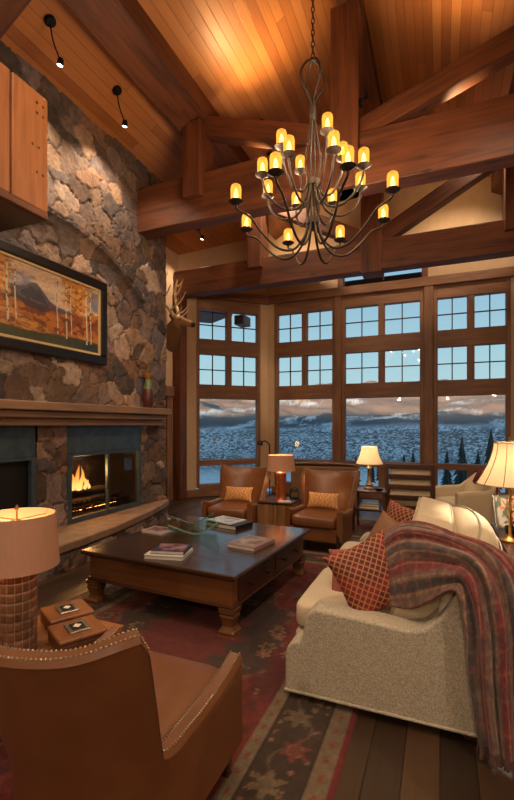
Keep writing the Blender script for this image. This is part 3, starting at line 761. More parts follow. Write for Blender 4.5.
for k in range(4):
    a = PI/4+k*PI/2
    lp.tube(spline([V3(0.012, a, 4.66), V3(0.03, a, 4.74), V3(0.105, a, 4.86), V3(0.13, a, 4.96), V3(0.075, a, 5.07), V3(0.006, a, 5.12)], 6), 0.011, 7)
lp.lathe([(0, 5.10-3.3), (0.025, 5.105-3.3), (0.025, 5.125-3.3), (0.0, 5.14-3.3)], n=12)
lp.build('top_loop', M['iron'], ch, smooth=60)
stem = MB()
stem.lathe([(0, 1.22), (0.03, 1.24), (0.035, 1.30), (0.028, 1.36), (0, 1.37)], n=14)
for k in range(4):
    a = k*PI/2
    stem.tube(spline([V3(0.015, a, 4.60), V3(0.035, a, 4.40), V3(0.075, a, 4.15), V3(0.05, a, 3.95), V3(0.045, a, 3.80), V3(0.06, a, 3.65), V3(0.03, a, 3.50)], 6), 0.010, 7)
for zz_ in (3.93, 3.56): stem.lathe([(0.02, zz_-0.035-3.3), (0.065, zz_-0.03-3.3), (0.07, zz_-3.3), (0.065, zz_+0.03-3.3), (0.02, zz_+0.035-3.3)], n=16)
stem.build('stem', M['iron'], ch, smooth=60)
va_ = math.atan2(math.cos(math.atan2(183, 438)), -math.sin(math.atan2(183, 438)))
tiers = [(8, 0.755, 3.645, 0.249, [(0.04, 3.58), (0.09, 3.40), (0.20, 3.27), (0.35, 3.27), (0.50, 3.39), (0.62, 3.53), (0.735, 3.585), (0.755, 3.64)]),
         (8, 0.50, 3.93, 0.236, [(0.04, 3.95), (0.07, 3.80), (0.16, 3.67), (0.30, 3.65), (0.43, 3.74), (0.49, 3.85), (0.50, 3.92)]),
         (4, 0.32, 4.21, 0.288, [(0.05, 3.95), (0.10, 3.84), (0.20, 3.86), (0.275, 4.0), (0.31, 4.10), (0.32, 4.205)])]
lamps_at = []
for n_, R, zcup, ph, prof in tiers:
    for k in range(n_):
        a = va_+ph+2*PI*k/n_
        ar = MB().tube(spline([V3(r_, a, z_) for r_, z_ in prof], 7), 0.0115, 8).build('arm', M['iron'], ch, smooth=60)
        c = V3(R, a, zcup)
        cu = MB().lathe([(0.012, -0.02), (0.05, 0.0), (0.068, 0.012), (0.064, 0.016), (0.046, 0.006), (0.046, 0.03), (0.0, 0.03)], c, 16).build('candle_cup', M['iron'], ar, smooth=40)
        gl = MB().lathe([(0.048, 0.03), (0.050, 0.13), (0.044, 0.155), (0.028, 0.168)], c, 16, caps=False).build('candle_glass', mg, ar, smooth=60)
        bu = MB().lathe([(0.0, 0.032), (0.014, 0.034), (0.021, 0.06), (0.019, 0.085), (0.010, 0.115), (0.0, 0.13)], c, 12).build('bulb', mbulb, ar, smooth=180)
        lamps_at.append((c[0]+LX, c[1]+LY, c[2]+3.3+0.10))

# ------------------------------------------------------------------ lights
WARM = (1.0, 0.77, 0.54)
def point(name, loc, W, col=WARM, r=0.03, parent=None):
    l = bpy.data.lights.new(name, 'POINT'); l.energy = W; l.color = col; l.shadow_soft_size = r
    o = bpy.data.objects.new(name, l); COL.objects.link(o); o.location = loc; o['kind'] = 'helper'; return o
def spot(name, loc, target, W, ang, col=WARM, blend=0.6, r=0.04):
    l = bpy.data.lights.new(name, 'SPOT'); l.energy = W; l.color = col; l.shadow_soft_size = r; l.spot_size = math.radians(ang); l.spot_blend = blend
    o = bpy.data.objects.new(name, l); COL.objects.link(o); o.location = loc
    o.rotation_euler = (Vector(target)-Vector(loc)).to_track_quat('-Z', 'Y').to_euler(); o['kind'] = 'helper'; return o
for p in lamps_at: point('candle_light', (p[0], p[1], p[2]+0.08), 4.8, (1.0, 0.74, 0.48), 0.02)

# ---- little spotlights on the boards over the chimney and on the trusses
def ceiling_spot(x, y, target, label, W=60, ang=70, drop=0.38, group='spotlights on the ceiling boards'):
    z = zc(x); t = thing('ceiling_spotlight', label, 'spotlight', (x, y, z-0.005), 0, group)
    Rm = Matrix.Rotation(-ang_of(x), 4, 'Y')
    MB().lathe([(0, 0), (0.062, 0), (0.062, -0.02), (0.05, -0.035), (0, -0.035)][::-1], n=20, M=Rm).build('canopy', M['black'], t, smooth=40)
    h = Vector((0.05, 0.10, -drop))
    MB().tube(spline([(0, 0, -0.02), (0.01, 0.03, -drop*0.5), (0.035, 0.075, -drop*0.85), h], 5), 0.008, 7).build('arm', M['black'], t, smooth=60)
    d = (Vector(target)-(t.location+h)).normalized(); q = d.to_track_quat('-Z', 'Y').to_matrix().to_4x4()
    hd = MB().lathe([(0.012, 0.035), (0.03, 0.02), (0.036, -0.04), (0.038, -0.055), (0.033, -0.055), (0.03, -0.04), (0, -0.035)][::-1], n=16, M=Matrix.Translation(h)@q).build('lamp_head', M['black'], t, smooth=40)
    MB().lathe([(0, -0.05), (0.029, -0.05), (0.029, -0.045), (0, -0.045)], n=16, M=Matrix.Translation(h)@q).build('lens', emit('spot_lens', (1, 0.9, 0.75), 7), hd)
    spot('spot_beam', tuple(t.location+h+d*0.07), target, W, ang)
def ang_of(x): return ang if x <= XC else -ang
ceiling_spot(-3.95, 3.56, (XF, 3.6, 2.9), 'small black spotlight on the ceiling, above the timber box', 55, 120)
ceiling_spot(-3.95, 4.64, (XF, 4.9, 2.6), 'small black spotlight on the ceiling, second along the chimney', 55, 120)
ceiling_spot(-4.62, 7.9, (XL, 7.72, 3.3), 'small black spotlight on the ceiling by the second truss, above the elk', 50, 80, 0.16)
ceiling_spot(-2.9, 7.55, (-2.9, YW, 2.6), 'hidden spotlight added to brighten the angled and left windows', 110, 110, 0.2)  # this and the next: added, hidden by the trusses, to brighten the window wall
ceiling_spot(0.6, 7.86, (-0.1, YW, 2.6), 'hidden spotlight added to brighten the middle and right windows', 110, 110, 0.2)
def uplight(x, y, z, label, W, tgt):
    t = thing('beam_uplight', label, 'spotlight', (x, y, z), 0, 'uplights fixed to the back of the truss beams')
    MB().box(-0.04, 0.04, -0.08, 0.05, -0.015, 0.0).lathe([(0.0, 0), (0.05, 0), (0.05, 0.015), (0.012, 0.02), (0.012, 0.05), (0.035, 0.06), (0.045, 0.15), (0.04, 0.15), (0.03, 0.07), (0, 0.065)], n=16).build('body', M['black'], t, smooth=40)
    spot('uplight_beam', (x, y, z+0.17), tgt, W, 84, (1.0, 0.66, 0.32), 1.0, 0.06)
UP = [(-2.35, Y1+0.40, 5.18, 26, (-2.40, 5.70, 6.9)), (0.25, Y1+0.40, 5.18, 22, (0.15, 5.6, 6.9)), (-3.0, Y2+0.36, 4.75, 60, (-3.0, 9.3, 6.2)), (0.3, Y2+0.36, 4.75, 30, (0.1, 9.4, 6.2))]
for sx, W_, lb in ((-1, 62, 'tiny black uplight lying on the brace of the nearer truss, chimney side'), (1, 22, 'tiny black uplight lying on the brace of the nearer truss, right side')):
    ux = XC+sx*1.22; f_ = (1.22-0.12)/2.01; uz = (5.33+0.04)*(1-f_)+(zc(XC+2.23)-0.30)*f_+0.165
    t = thing('brace_uplight', lb, 'spotlight', (ux, Y1+0.15, uz), 0, 'tiny uplights lying on the truss braces')
    MB().lathe([(0, 0), (0.04, 0), (0.04, 0.035), (0.032, 0.035), (0.03, 0.015), (0, 0.015)], n=16).build('body', M['black'], t, smooth=40)
    spot('uplight_beam', (ux, Y1+0.15, uz+0.05), (ux-0.05*sx, 5.42, zc(ux)), W_, 118, (1.0, 0.64, 0.28), 1.0, 0.05)
for k, u in enumerate(UP):
    uplight(u[0], u[1], u[2], ['black uplight on the nearer truss, chimney side', 'black uplight on the nearer truss, right side', 'black uplight on the truss by the windows, chimney side', 'black uplight on the truss by the windows, right side'][k], u[3], u[4])
bs = thing('beam_spotlight', 'small black spotlight fixed to the king post of the nearer truss', 'spotlight', (XC+0.17, Y1-0.0, 5.72))
MB().box(0, 0.05, -0.03, 0.03, -0.06, 0.02).tube([(0.04, 0, 0), (0.09, -0.03, 0.03)], 0.01, 6).lathe([(0, -0.05), (0.03, -0.05), (0.033, 0.05), (0.012, 0.07), (0, 0.07)], (0.10, -0.04, 0.05), 12).build('body', M['black'], bs, smooth=50)

# unseen spotlights added out of frame to fill the room with light
for k, (x, y, W, tg) in enumerate([(-2.3, 0.9, 95, (-1.9, 2.6, 0)), (0.6, 1.2, 95, (-0.3, 3.2, 0.3)), (-0.4, -0.6, 80, (-1.2, 1.4, 0.3)), (0.9, 4.2, 70, (-0.2, 4.4, 0.5)), (-3.0, 2.2, 60, (-4.2, 3.4, 1.2))]):
    ceiling_spot(x, y, tg, ['unseen fill spotlight added over the front chair', 'unseen fill spotlight added over the near sofa end', 'unseen fill spotlight added behind the camera', 'unseen fill spotlight added over the far sofa end', 'unseen fill spotlight added to light the hearth'][k], W, 110)

for k, (x, y) in enumerate(((-1.7, -1.3), (0.3, -1.5), (1.9, 0.6))):  # unseen pendants, added around the camera as frontal fill light
    z = 2.75; t = thing('added_pendant', ['fill pendant added behind the camera, chimney side', 'fill pendant added straight behind the camera', 'fill pendant added beside the camera, away from the chimney'][k], 'pendant lamp', (x, y, z), 0, 'unseen pendants added for fill light')
    MB().tube([(0, 0, 0.22), (0, 0, zc(x)-z)], 0.006, 6).build('cord', M['black'], t)
    MB().lathe([(0.02, 0.24), (0.05, 0.22), (0.15, 0.06), (0.15, 0.05), (0.045, 0.21), (0.0, 0.22)], n=24).build('lamp_shade', M['iron'], t, smooth=50)
    MB().sq((0, 0, 0.11), (0.03, 0.03, 0.04), 1, 1, 12, 8).build('bulb', mbulb, t, smooth=180)
    point('fill_light', (x, y, z+0.02), 32, (1.0, 0.84, 0.64), 0.06)

# ------------------------------------------------------------------ rugs
def rugcolors(X, Y, x0, x1, y0, y1, seed=0):
    d = np.minimum(np.minimum(X-x0, x1-X), np.minimum(Y-y0, y1-Y)); n = fbm(X*7, Y*7, 50+seed); nf = fbm(X*30, Y*30, 52+seed)
    nearx = np.minimum(X-x0, x1-X) < np.minimum(Y-y0, y1-Y)
    al = np.where(nearx, Y, X); 
    C = np.zeros(X.shape+(3,))+L3((112, 44, 36))
    C = mixc(C, L3((80, 34, 30)), sm(0.45, 0.65, n))
    u, v = (X-(x0+x1)/2), (Y-(y0+y1)/2)
    med = np.sqrt((u/0.95)**2+(v/1.5)**2)+0.16*(fbm(X*4, Y*4, 55)-0.5)+0.05*np.cos(np.arctan2(v, u)*12)
    C = mixc(C, L3((62, 50, 42)), sm(0.78, 0.66, med)*0.9); C = mixc(C, L3((104, 84, 66)), sm(0.03, 0.01, np.abs(med-0.74))*sm(0.45, 0.6, fbm(X*9, Y*9, 56))*0.7)
    C = mixc(C, L3((98, 42, 36)), sm(0.44, 0.34, med)); 
    def motif(C, cell, col, col2, mask, seed2, size=0.34):
        iu, iv = np.floor(X/cell), np.floor(Y/cell); ox = (_hash(iu, iv, seed2)-0.5)*0.4; oy = (_hash(iu, iv, seed2+1)-0.5)*0.4
        fu, fv = X/cell-iu-0.5-ox, Y/cell-iv-0.5-oy; rr = np.sqrt(fu**2+fv**2); an = np.arctan2(fv, fu)
        pet = size*(0.72+0.28*np.cos(an*(5+np.floor(_hash(iu, iv, seed2+2)*3))+_hash(iu, iv, seed2+3)*6))
        C = mixc(C, col, sm(0.03, 0, rr-pet)*mask); C = mixc(C, col2, sm(0.05, 0.0, np.abs(rr-pet*0.6))*mask*0.9); return C
    one = np.ones(X.shape)
    fm = (d > 0.50)
    C = motif(C, 0.34, L3((64, 46, 38)), L3((140, 108, 80)), fm*sm(0.5, 0.6, fbm(X*1.7, Y*1.7, 58)), 61, 0.30)
    C = motif(C, 0.21, L3((132, 100, 74)), L3((92, 44, 38)), fm*sm(0.56, 0.62, fbm(X*2.6, Y*2.6, 59))*sm(0.60, 0.7, med), 65, 0.26)
    cor = sm(0.0, 0.06, 0.78+0.10*np.cos(np.arctan2(v, u)*16)-((np.abs(u)-1.34)**2*1.1+(np.abs(v)-(y1-y0)/2)**2*0.55)**0.5+0.0)
    cream = L3((118, 104, 82)); C = mixc(C, cream, cor*(d > 0.46)*0.8); C = motif(C, 0.17, L3((120, 62, 48)), L3((86, 74, 58)), cor*(d > 0.46), 71, 0.32)
    # borders from the edge inwards
    def ring(C, a, b_, col): return mixc(C, col, ((d >= a) & (d < b_)).astype(float))
    C = ring(C, 0.40, 0.47, L3((112, 98, 76))); C = ring(C, 0.385, 0.40, L3((56, 36, 30)))
    C = ring(C, 0.13, 0.385, L3((62, 47, 36)))
    m1 = ((d >= 0.14) & (d < 0.38)).astype(float)
    ph = al/0.24; cell_i = np.floor(ph); fu = (ph-cell_i-0.5)*0.24; fv = d-0.26+0.03*np.where(cell_i % 2 == 0, 1, -1); rr = np.hypot(fu, fv); an = np.arctan2(fv, fu)
    big = sm(0.006, 0, rr-0.078*(0.75+0.25*np.cos(an*6))); C = mixc(C, np.where((cell_i % 2 == 0)[..., None], L3((110, 58, 48)), L3((100, 84, 64))), big*m1)
    C = mixc(C, L3((130, 104, 80)), sm(0.006, 0, np.abs(rr-0.04))*m1*0.7)
    vine = sm(0.012, 0.004, np.abs(d-0.26-0.07*np.sin(al*2*PI/0.48+1.2))); C = mixc(C, L3((104, 86, 64)), vine*m1*(1-big)*0.6)
    C = motif(C, 0.075, L3((122, 92, 72)), L3((90, 46, 40)), m1*(1-big)*sm(0.5, 0.55, _hash(np.floor(X/0.075), np.floor(Y/0.075), 5)), 77, 0.3)
    C = ring(C, 0.118, 0.13, L3((56, 36, 30))); C = ring(C, 0.028, 0.118, L3((110, 94, 72)))
    m2 = (((d > 0.033) & (d < 0.112)) | ((d > 0.405) & (d < 0.465))).astype(float)
    f2 = (al/0.11-np.floor(al/0.11)-0.5)*0.11; dd = np.where(d < 0.2, d-0.073, d-0.435); r2 = np.hypot(f2, dd); C = mixc(C, L3((108, 76, 56)), sm(0.005, 0, np.abs(r2-0.026))*m2); C = mixc(C, L3((120, 58, 46)), sm(0.004, 0, r2-0.013)*m2)
    C = ring(C, 0.0, 0.028, L3((104, 36, 36)))
    C = C*0.84*(0.72+0.5*nf)[..., None]*(0.85+0.3*n)[..., None]
    return C
def rug(name, x0, x1, y0, y1, st, label, seed=0):
    xs = np.linspace(x0, x1, int((x1-x0)/st)); ys_ = np.linspace(y0, y1, int((y1-y0)/st)); X, Y = np.meshgrid(xs, ys_, indexing='ij')
    C = rugcolors(X, Y, x0, x1, y0, y1, seed)
    Z = np.full(X.shape, 0.012); Z[0, :] = Z[-1, :] = 0; Z[:, 0] = Z[:, -1] = 0
    o = gridmesh(name, np.stack([X, Y, Z], -1), M['rug'], C); return tag(o, label, 'rug')
rug('area_rug', -3.12, -0.42, 0.30, 5.36, 0.0115, 'large red and brown patterned wool rug under the coffee table')
rug('area_rug', -1.7, -0.06, 6.25, 7.58, 0.02, 'smaller patterned red rug under the slat back chair', 5)
RZ = 0.0125

# ------------------------------------------------------------------ coffee table
ct = thing('coffee_table', 'large dark wooden coffee table on the patterned rug', 'coffee table', (-2.12, 3.77, RZ), math.radians(-3.5))
w2, d2, H_ = 0.79, 0.83, 0.475
top = wood('table_top', (40, 24, 14), (70, 44, 28), 'X', 0.24, 14, 0.6, knots=False, coat=0.5)
b = MB(); b.box(-w2, w2, -d2, d2, H_-0.035, H_); b.build('tabletop', top, ct, bevel=0.012, seg=3)
b = MB(); b.box(-w2+0.03, w2-0.03, -d2+0.03, d2-0.03, H_-0.055, H_-0.036); b.build('top_moulding', M['darkX'], ct, bevel=0.008)
b = MB(); b.box(-w2+0.06, w2-0.06, -d2+0.06, d2-0.06, 0.225, H_-0.056); b.build('apron', wood('table_apron', (78, 46, 24), (132, 84, 46), 'X', 0.35, 16, knots=False), ct, bevel=0.004)
b = MB(); b.box(-w2+0.04, w2-0.04, -d2+0.04, d2-0.04, 0.205, 0.228); b.build('base_moulding', M['darkX'], ct, bevel=0.01)
for y0_, y1_ in ((-0.68, -0.02), (0.02, 0.68)):
    dr = MB().box(w2-0.06, w2-0.045, y0_, y1_, 0.235, H_-0.075).build('drawer', M['darkY'], ct, bevel=0.005)
    for y in (y0_+0.17, y1_-0.17): MB().lathe([(0, 0), (0.008, 0), (0.008, 0.012), (0.017, 0.02), (0.012, 0.03), (0, 0.032)], n=12, M=Matrix.Translation((w2-0.045, y, 0.32))@Matrix.Rotation(PI/2, 4, 'Y')).build('knob', M['black'], dr, smooth=50)
def sqleg(x, y, prof, name, mat, parent):
    rows = []
    for r, z in prof:
        rows.append([(x+r*a, y+r*c, z) for a, c in ((-1, -1), (0, -1), (1, -1), (1, 0), (1, 1), (0, 1), (-1, 1), (-1, 0))])
    b = MB().grid(np.array(rows), closev=True); n = len(b.v)
    b.f.append(tuple(range(7, -1, -1))); b.f.append(tuple(range(n-8, n)))
    return b.build(name, mat, parent, bevel=0.006)
for sx in (-1, 1):
    for sy in (-1, 1): sqleg(sx*(w2-0.10), sy*(d2-0.10), [(0.066, 0), (0.07, 0.03), (0.056, 0.045), (0.044, 0.07), (0.05, 0.11), (0.062, 0.145), (0.05, 0.16), (0.066, 0.17), (0.066, 0.205)], 'leg', wood('table_leg', (70, 42, 22), (120, 76, 42), 'Z', 0.35, 16, knots=False) if 'table_leg' not in bpy.data.materials else bpy.data.materials['table_leg'], ct)
TZ = RZ+H_

# ------------------------------------------------------------------ books
def book(x, y, z, w, d, h, rz, cover, label, art=None, group=None, spine='+y'):
    """w along local x, d along local y; spine on the +x side"""
    t = thing('book', label, 'book', (x, y, z), math.radians(rz), group)
    cv = 0.0035
    b = MB(); b.box(-w/2, w/2, -d/2, d/2, 0, cv); b.box(-w/2, w/2, -d/2, d/2, h-cv, h); b.box(w/2-cv, w/2, -d/2, d/2, cv, h-cv)
    b.build('cover', cover, t, bevel=0.001, seg=1)
    b = MB(); b.box(-w/2+0.006, w/2-cv, -d/2+0.006, d/2-0.006, cv, h-cv); b.build('pages', M['paper'], t)
    if art is not None:
        a, c = np.meshgrid(np.linspace(-w/2+0.01, w/2-0.012, 50), np.linspace(-d/2+0.01, d/2-0.01, 50), indexing='ij')
        gridmesh('cover_print', np.stack([a, c, np.full(a.shape, h+0.0006)], -1), M['col'], art((a/w+0.5), (c/d+0.5)), t)
    return t
def artfn(bg, c1, c2, frame=0.0, seed=0):
    def f(a, c):
        C = np.zeros(a.shape+(3,))+L3(bg); m = ((a > frame) & (a < 1-frame) & (c > frame) & (c < 1-frame)).astype(float)
        n = fbm(a*5, c*5, seed); Cc = mixc(np.zeros(a.shape+(3,))+L3(c1), L3(c2), sm(0.42, 0.6, n)); return C*(1-m[..., None])+Cc*m[..., None]
    return f
white = plain('white_cover', (196, 190, 184), 0.45); darkc = plain('navy_cover', (36, 34, 48), 0.35); rose = plain('rose_cover', (150, 118, 108), 0.45); blk = plain('black_cover', (26, 25, 26), 0.35); plum = plain('plum_cover', (104, 74, 84), 0.4)
book(-2.14, 3.17, TZ, 0.34, 0.27, 0.032, 12, white, 'thick white book at the bottom of the stack nearest the front table edge', None)
book(-2.13, 3.19, TZ+0.0325, 0.29, 0.23, 0.030, 15, darkc, 'dark picture book on top of the thick white book', artfn((40, 38, 52), (58, 52, 78), (150, 110, 112), 0.06, 3))
book(-2.72, 3.83, TZ, 0.27, 0.22, 0.022, -6, white, 'thin pink and grey book lying alone near the hearth side of the table', artfn((168, 140, 140), (96, 70, 82), (150, 112, 116), 0.1, 9))
book(-2.16, 4.36, TZ, 0.44, 0.30, 0.045, -14, blk, 'large black book under the white magazine on the coffee table', None)
book(-2.20, 4.38, TZ+0.0455, 0.36, 0.27, 0.012, -16, white, 'thin white magazine on top of the large black book', artfn((206, 204, 204), (190, 192, 196), (122, 124, 130), 0.12, 6))
book(-1.62, 3.74, TZ, 0.30, 0.36, 0.035, -10, rose, 'rose coloured picture book near the drawer side of the coffee table', artfn((142, 116, 108), (112, 84, 70), (164, 140, 122), 0.16, 12))

# ---- wavy glass bowl
gb = glassy('green_glass', (0.80, 0.92, 0.86), 0.35, 0.03)
uu, vv = np.meshgrid(np.linspace(-1, 1, 41), np.linspace(-1, 1, 41), indexing='ij')
R2 = np.maximum(np.abs(uu), np.abs(vv)); rr = np.hypot(uu, vv)
Zb = 0.008+0.050*rr**2*(1.0+0.35*np.cos(4*np.arctan2(vv, uu)+PI))+0.008*np.sin(uu*4)*np.cos(vv*3)
bw = gridmesh('glass_bowl', np.stack([uu*0.25, vv*0.25, Zb], -1), gb); bw.location = (-2.36, 3.92, TZ); bw.rotation_euler = (0, 0, 0.6)
m_ = bw.modifiers.new('solid', 'SOLIDIFY'); m_.thickness = 0.012; m_.offset = 1
ge = plain('glass_edge', (112, 134, 122), 0.1, 0, 0); bw.data.materials.append(ge); m_.material_offset_rim = 1
tag(bw, 'wavy square green glass bowl at the middle of the coffee table', 'bowl')

# ------------------------------------------------------------------ shell armchairs
def build_armchair(name, label, cat, leather, hb=0.925, ha=0.525, hdip=0.47, lean=0.26, phi0=25, phi1=33, trimmat=None, nails=True, group=None, tip=0.04, w=0.383, seatmat=None):
    t = thing(name, label, cat, (0, 0, 0), 0, group)
    thk = 0.075; yb = -0.09; L1 = 0.43; bb_ = 0.33; zb_ = 0.13
    path = []
    for sgn in (1, -1):
        seq = []
        for q in np.linspace(0, 1, 12)[:-1]: seq.append((w, yb+L1*(1-q), sgn, -1.0+q))      # arm, front to back
        for f in list(np.linspace(0, phi1+4, 14))+list(np.linspace(phi1+8, 90, 12)): seq.append((w*math.cos(math.radians(f)), yb-bb_*math.sin(math.radians(f)), sgn, f))
        if sgn == 1: path += [(x*sgn, y, a) for x, y, _, a in seq]
        else: path += [(x*sgn, y, a) for x, y, _, a in reversed(seq)][1:]
    n = len(path)
    def hgt(a):
        if a < 0: q = a+1.0; return ha+(hdip-ha)*(1-(1-q)**2.3)
        return hdip+(hb+tip-hdip)*float(sm(phi0, phi1, np.array(a)))-tip*float(sm(phi1, 62, np.array(a)))
    rows = []; tops = []
    for i, (x, y, a) in enumerate(path):
        p0 = Vector(path[max(i-1, 0)][:2]); p1 = Vector(path[min(i+1, n-1)][:2]); tg = (p1-p0).normalized(); nr = Vector((-tg.y, tg.x))
        if nr.dot(Vector((x, y+0.1))) < 0: nr = -nr
        h = hgt(a); row = []
        bk = float(sm(0, 25, np.array(max(a, 0))))
        def pt(off, z):
            q = max(0.0, (z-0.30)/0.68)**1.25
            fl_ = (0.13*(x/w)*q)*bk
            o_ = 0.0
            return (x+nr.x*off+fl_, y+nr.y*off-lean*q*(0.33+0.67*math.sin(math.radians(max(a, 0))))*(1 if a >= 0 else 0.0), z)
        K = 9
        for k in range(K): row.append(pt(0, zb_+(h-0.012-zb_)*k/(K-1)))
        row.append(pt(-0.012, h)); row.append(pt(-thk+0.012, h)); 
        for k in range(K): row.append(pt(-thk, h-0.012-(h-0.012-0.25)*k/(K-1)))
        rows.append(row); tops.append((Vector(row[K]), Vector(row[K+1]), Vector(row[K-1]), Vector(row[K+2])))
    b = MB().grid(np.array(rows)); m = len(rows[0])
    b.f.append(tuple(range(m))); b.f.append(tuple(reversed(range((n-1)*m, n*m))))
    b.build('upholstered_shell', leather, t, smooth=50)
    if trimmat:
        tb = MB(); rw = []
        for o0, i0_, o1, i1_ in tops:
            u = Vector((0, 0, 0.004)); out = (o0-i0_).normalized()
            rw.append([o1+out*0.003+Vector((0, 0, -0.004)), o0+u+out*0.001, i0_+u-out*0.001, i1_-out*0.003+Vector((0, 0, -0.004))])
        tb.grid(np.array([[tuple(q) for q in r_] for r_ in rw])); tb.f.append((3, 2, 1, 0)); e_ = (n-1)*4; tb.f.append((e_, e_+1, e_+2, e_+3))
        tb.f = [f for f in tb.f]
        tb.build('trim_band', trimmat, t, smooth=40)
    if nails:
        for which in (0, 1):
            nb = MB(); acc = 0; prev = None
            for i in range(n-1):
                A_ = tops[i][which].lerp(tops[i][1-which], 0.06); B_ = tops[i+1][which].lerp(tops[i+1][1-which], 0.06); L = (B_-A_).length; s_ = acc
                while s_ < L:
                    p = A_.lerp(B_, s_/L) if L > 1e-6 else A_
                    nb.sq((p.x, p.y, p.z+0.005), (0.005, 0.005, 0.004), 1, 1, 8, 5); s_ += 0.0138
                acc = s_-L
            nb.build('nailhead_trim', M['nail'], t, smooth=180)
        for sgn in (1, -1):      # down the front edge of each arm
            nb = MB()
            for z in np.arange(0.14, ha-0.02, 0.02): nb.sq((sgn*(w-0.006), yb+L1+0.002, z), (0.0058, 0.0045, 0.0058), 1, 1, 8, 5)
            nb.build('nailhead_trim', M['nail'], t, smooth=180)
    iw = w-thk-0.004
    b = MB(); b.box(-iw, iw, yb-0.14, yb+L1-0.012, 0.13, 0.30); b.build('seat_base', leather, t, bevel=0.015, seg=3)
    b = MB(); b.sq((0, 0.055, 0.375), (iw-0.003, 0.315, 0.078), 0.35, 0.25, 40, 18); b.build('seat_cushion', seatmat or leather, t, smooth=180)
    for sx in (-1, 1):
        for y in (yb+L1-0.05, yb-0.17): sqleg(sx*(w-0.06) if y > 0 else sx*(w-0.12), y, [(0.019, 0), (0.028, 0.135)], 'leg', M['darkZ'], t)
    return t
c0 = build_armchair('leather_armchair', 'brown leather armchair seen from behind at the front photo edge', 'armchair', M['leather'], trimmat=M['trim'])
c0.location = (-1.225, 1.50, RZ); c0.rotation_euler = (0, 0, 0); c0['group'] = 'nailhead leather armchairs around the coffee table'
c1 = copy_tree(c0); c1.location = (-2.76, 5.78, 0.0); c1.rotation_euler = (0, 0, PI+0.06); c1['label'] = 'brown leather armchair facing the camera, nearer the chimney'
c2 = copy_tree(c0); c2.location = (-1.46, 5.70, 0.0); c2.rotation_euler = (0, 0, PI-0.06); c2['label'] = 'brown leather armchair facing the camera, nearer the sofa'

# ------------------------------------------------------------------ pillows
def pillow(name, w, h, t, mat, colors=None, n=36):
    u, v = np.meshgrid(np.linspace(-1, 1, n), np.linspace(-1, 1, n), indexing='ij')
    prof = ((1-u**2)*(1-v**2)).clip(0)**0.42
    x = w/2*u*(1-0.10*(1-v**2)*np.abs(u)**3); z = h/2*v*(1-0.10*(1-u**2)*np.abs(v)**3)
    wr = 1+0.12*(fbm(u*2.3+3, v*2.3, 21)-0.5)
    P = np.concatenate([np.stack([x, -t/2*prof*wr, z], -1), np.stack([x, t/2*prof*wr, z], -1)[::-1]], 0)
    C = None if colors is None else np.concatenate([colors(u, v), colors(u, v)[::-1]], 0)
    P = P+np.array([0, 0, h/2])
    return gridmesh(name, P, mat, C, smooth=180)
def latt(u, v):
    nn = fbm(u*3, v*3, 71)
    C = np.zeros(u.shape+(3,))+L3((132, 22, 30)); C = mixc(C, L3((96, 18, 26)), sm(0.4, 0.6, nn))
    a, c = (u+v)*4.6, (u-v)*4.6
    la = np.abs(a-np.round(a)); lc = np.abs(c-np.round(c)); ln = sm(0.12, 0.06, np.minimum(la, lc)); return mixc(C, L3((176, 126, 74)), ln)
def put(o, loc, rx, rz, ry=0):
    o.location = loc; o.rotation_euler = (math.radians(rx), math.radians(ry), math.radians(rz)); return o

# armchair cushions
for (x, y, rz, lb) in ((-2.76, 5.86, 183, 'gold patterned lumbar cushion on the armchair nearer the chimney'), (-1.46, 5.78, 177, 'gold patterned lumbar cushion on the armchair nearer the sofa')):
    def goldc(u, v):
        nn = np.sin((u*14+2*np.sin(v*7))*2)*np.sin(v*12+np.sin(u*9)); return mixc(np.zeros(u.shape+(3,))+L3((160, 100, 52)), L3((206, 156, 96)), sm(-0.3, 0.4, nn))
    p = pillow('lumbar_cushion', 0.44, 0.22, 0.13, M['lattice'], goldc, 44); put(p, (x, y, 0.475), 18, rz+180)
    d = Vector((math.sin(math.radians(rz)), -math.cos(math.radians(rz)), 0)); p.rotation_euler = (math.radians(-20), 0, math.radians(rz+180)); tag(p, lb, 'cushion', 'lumbar cushions on the leather armchairs')

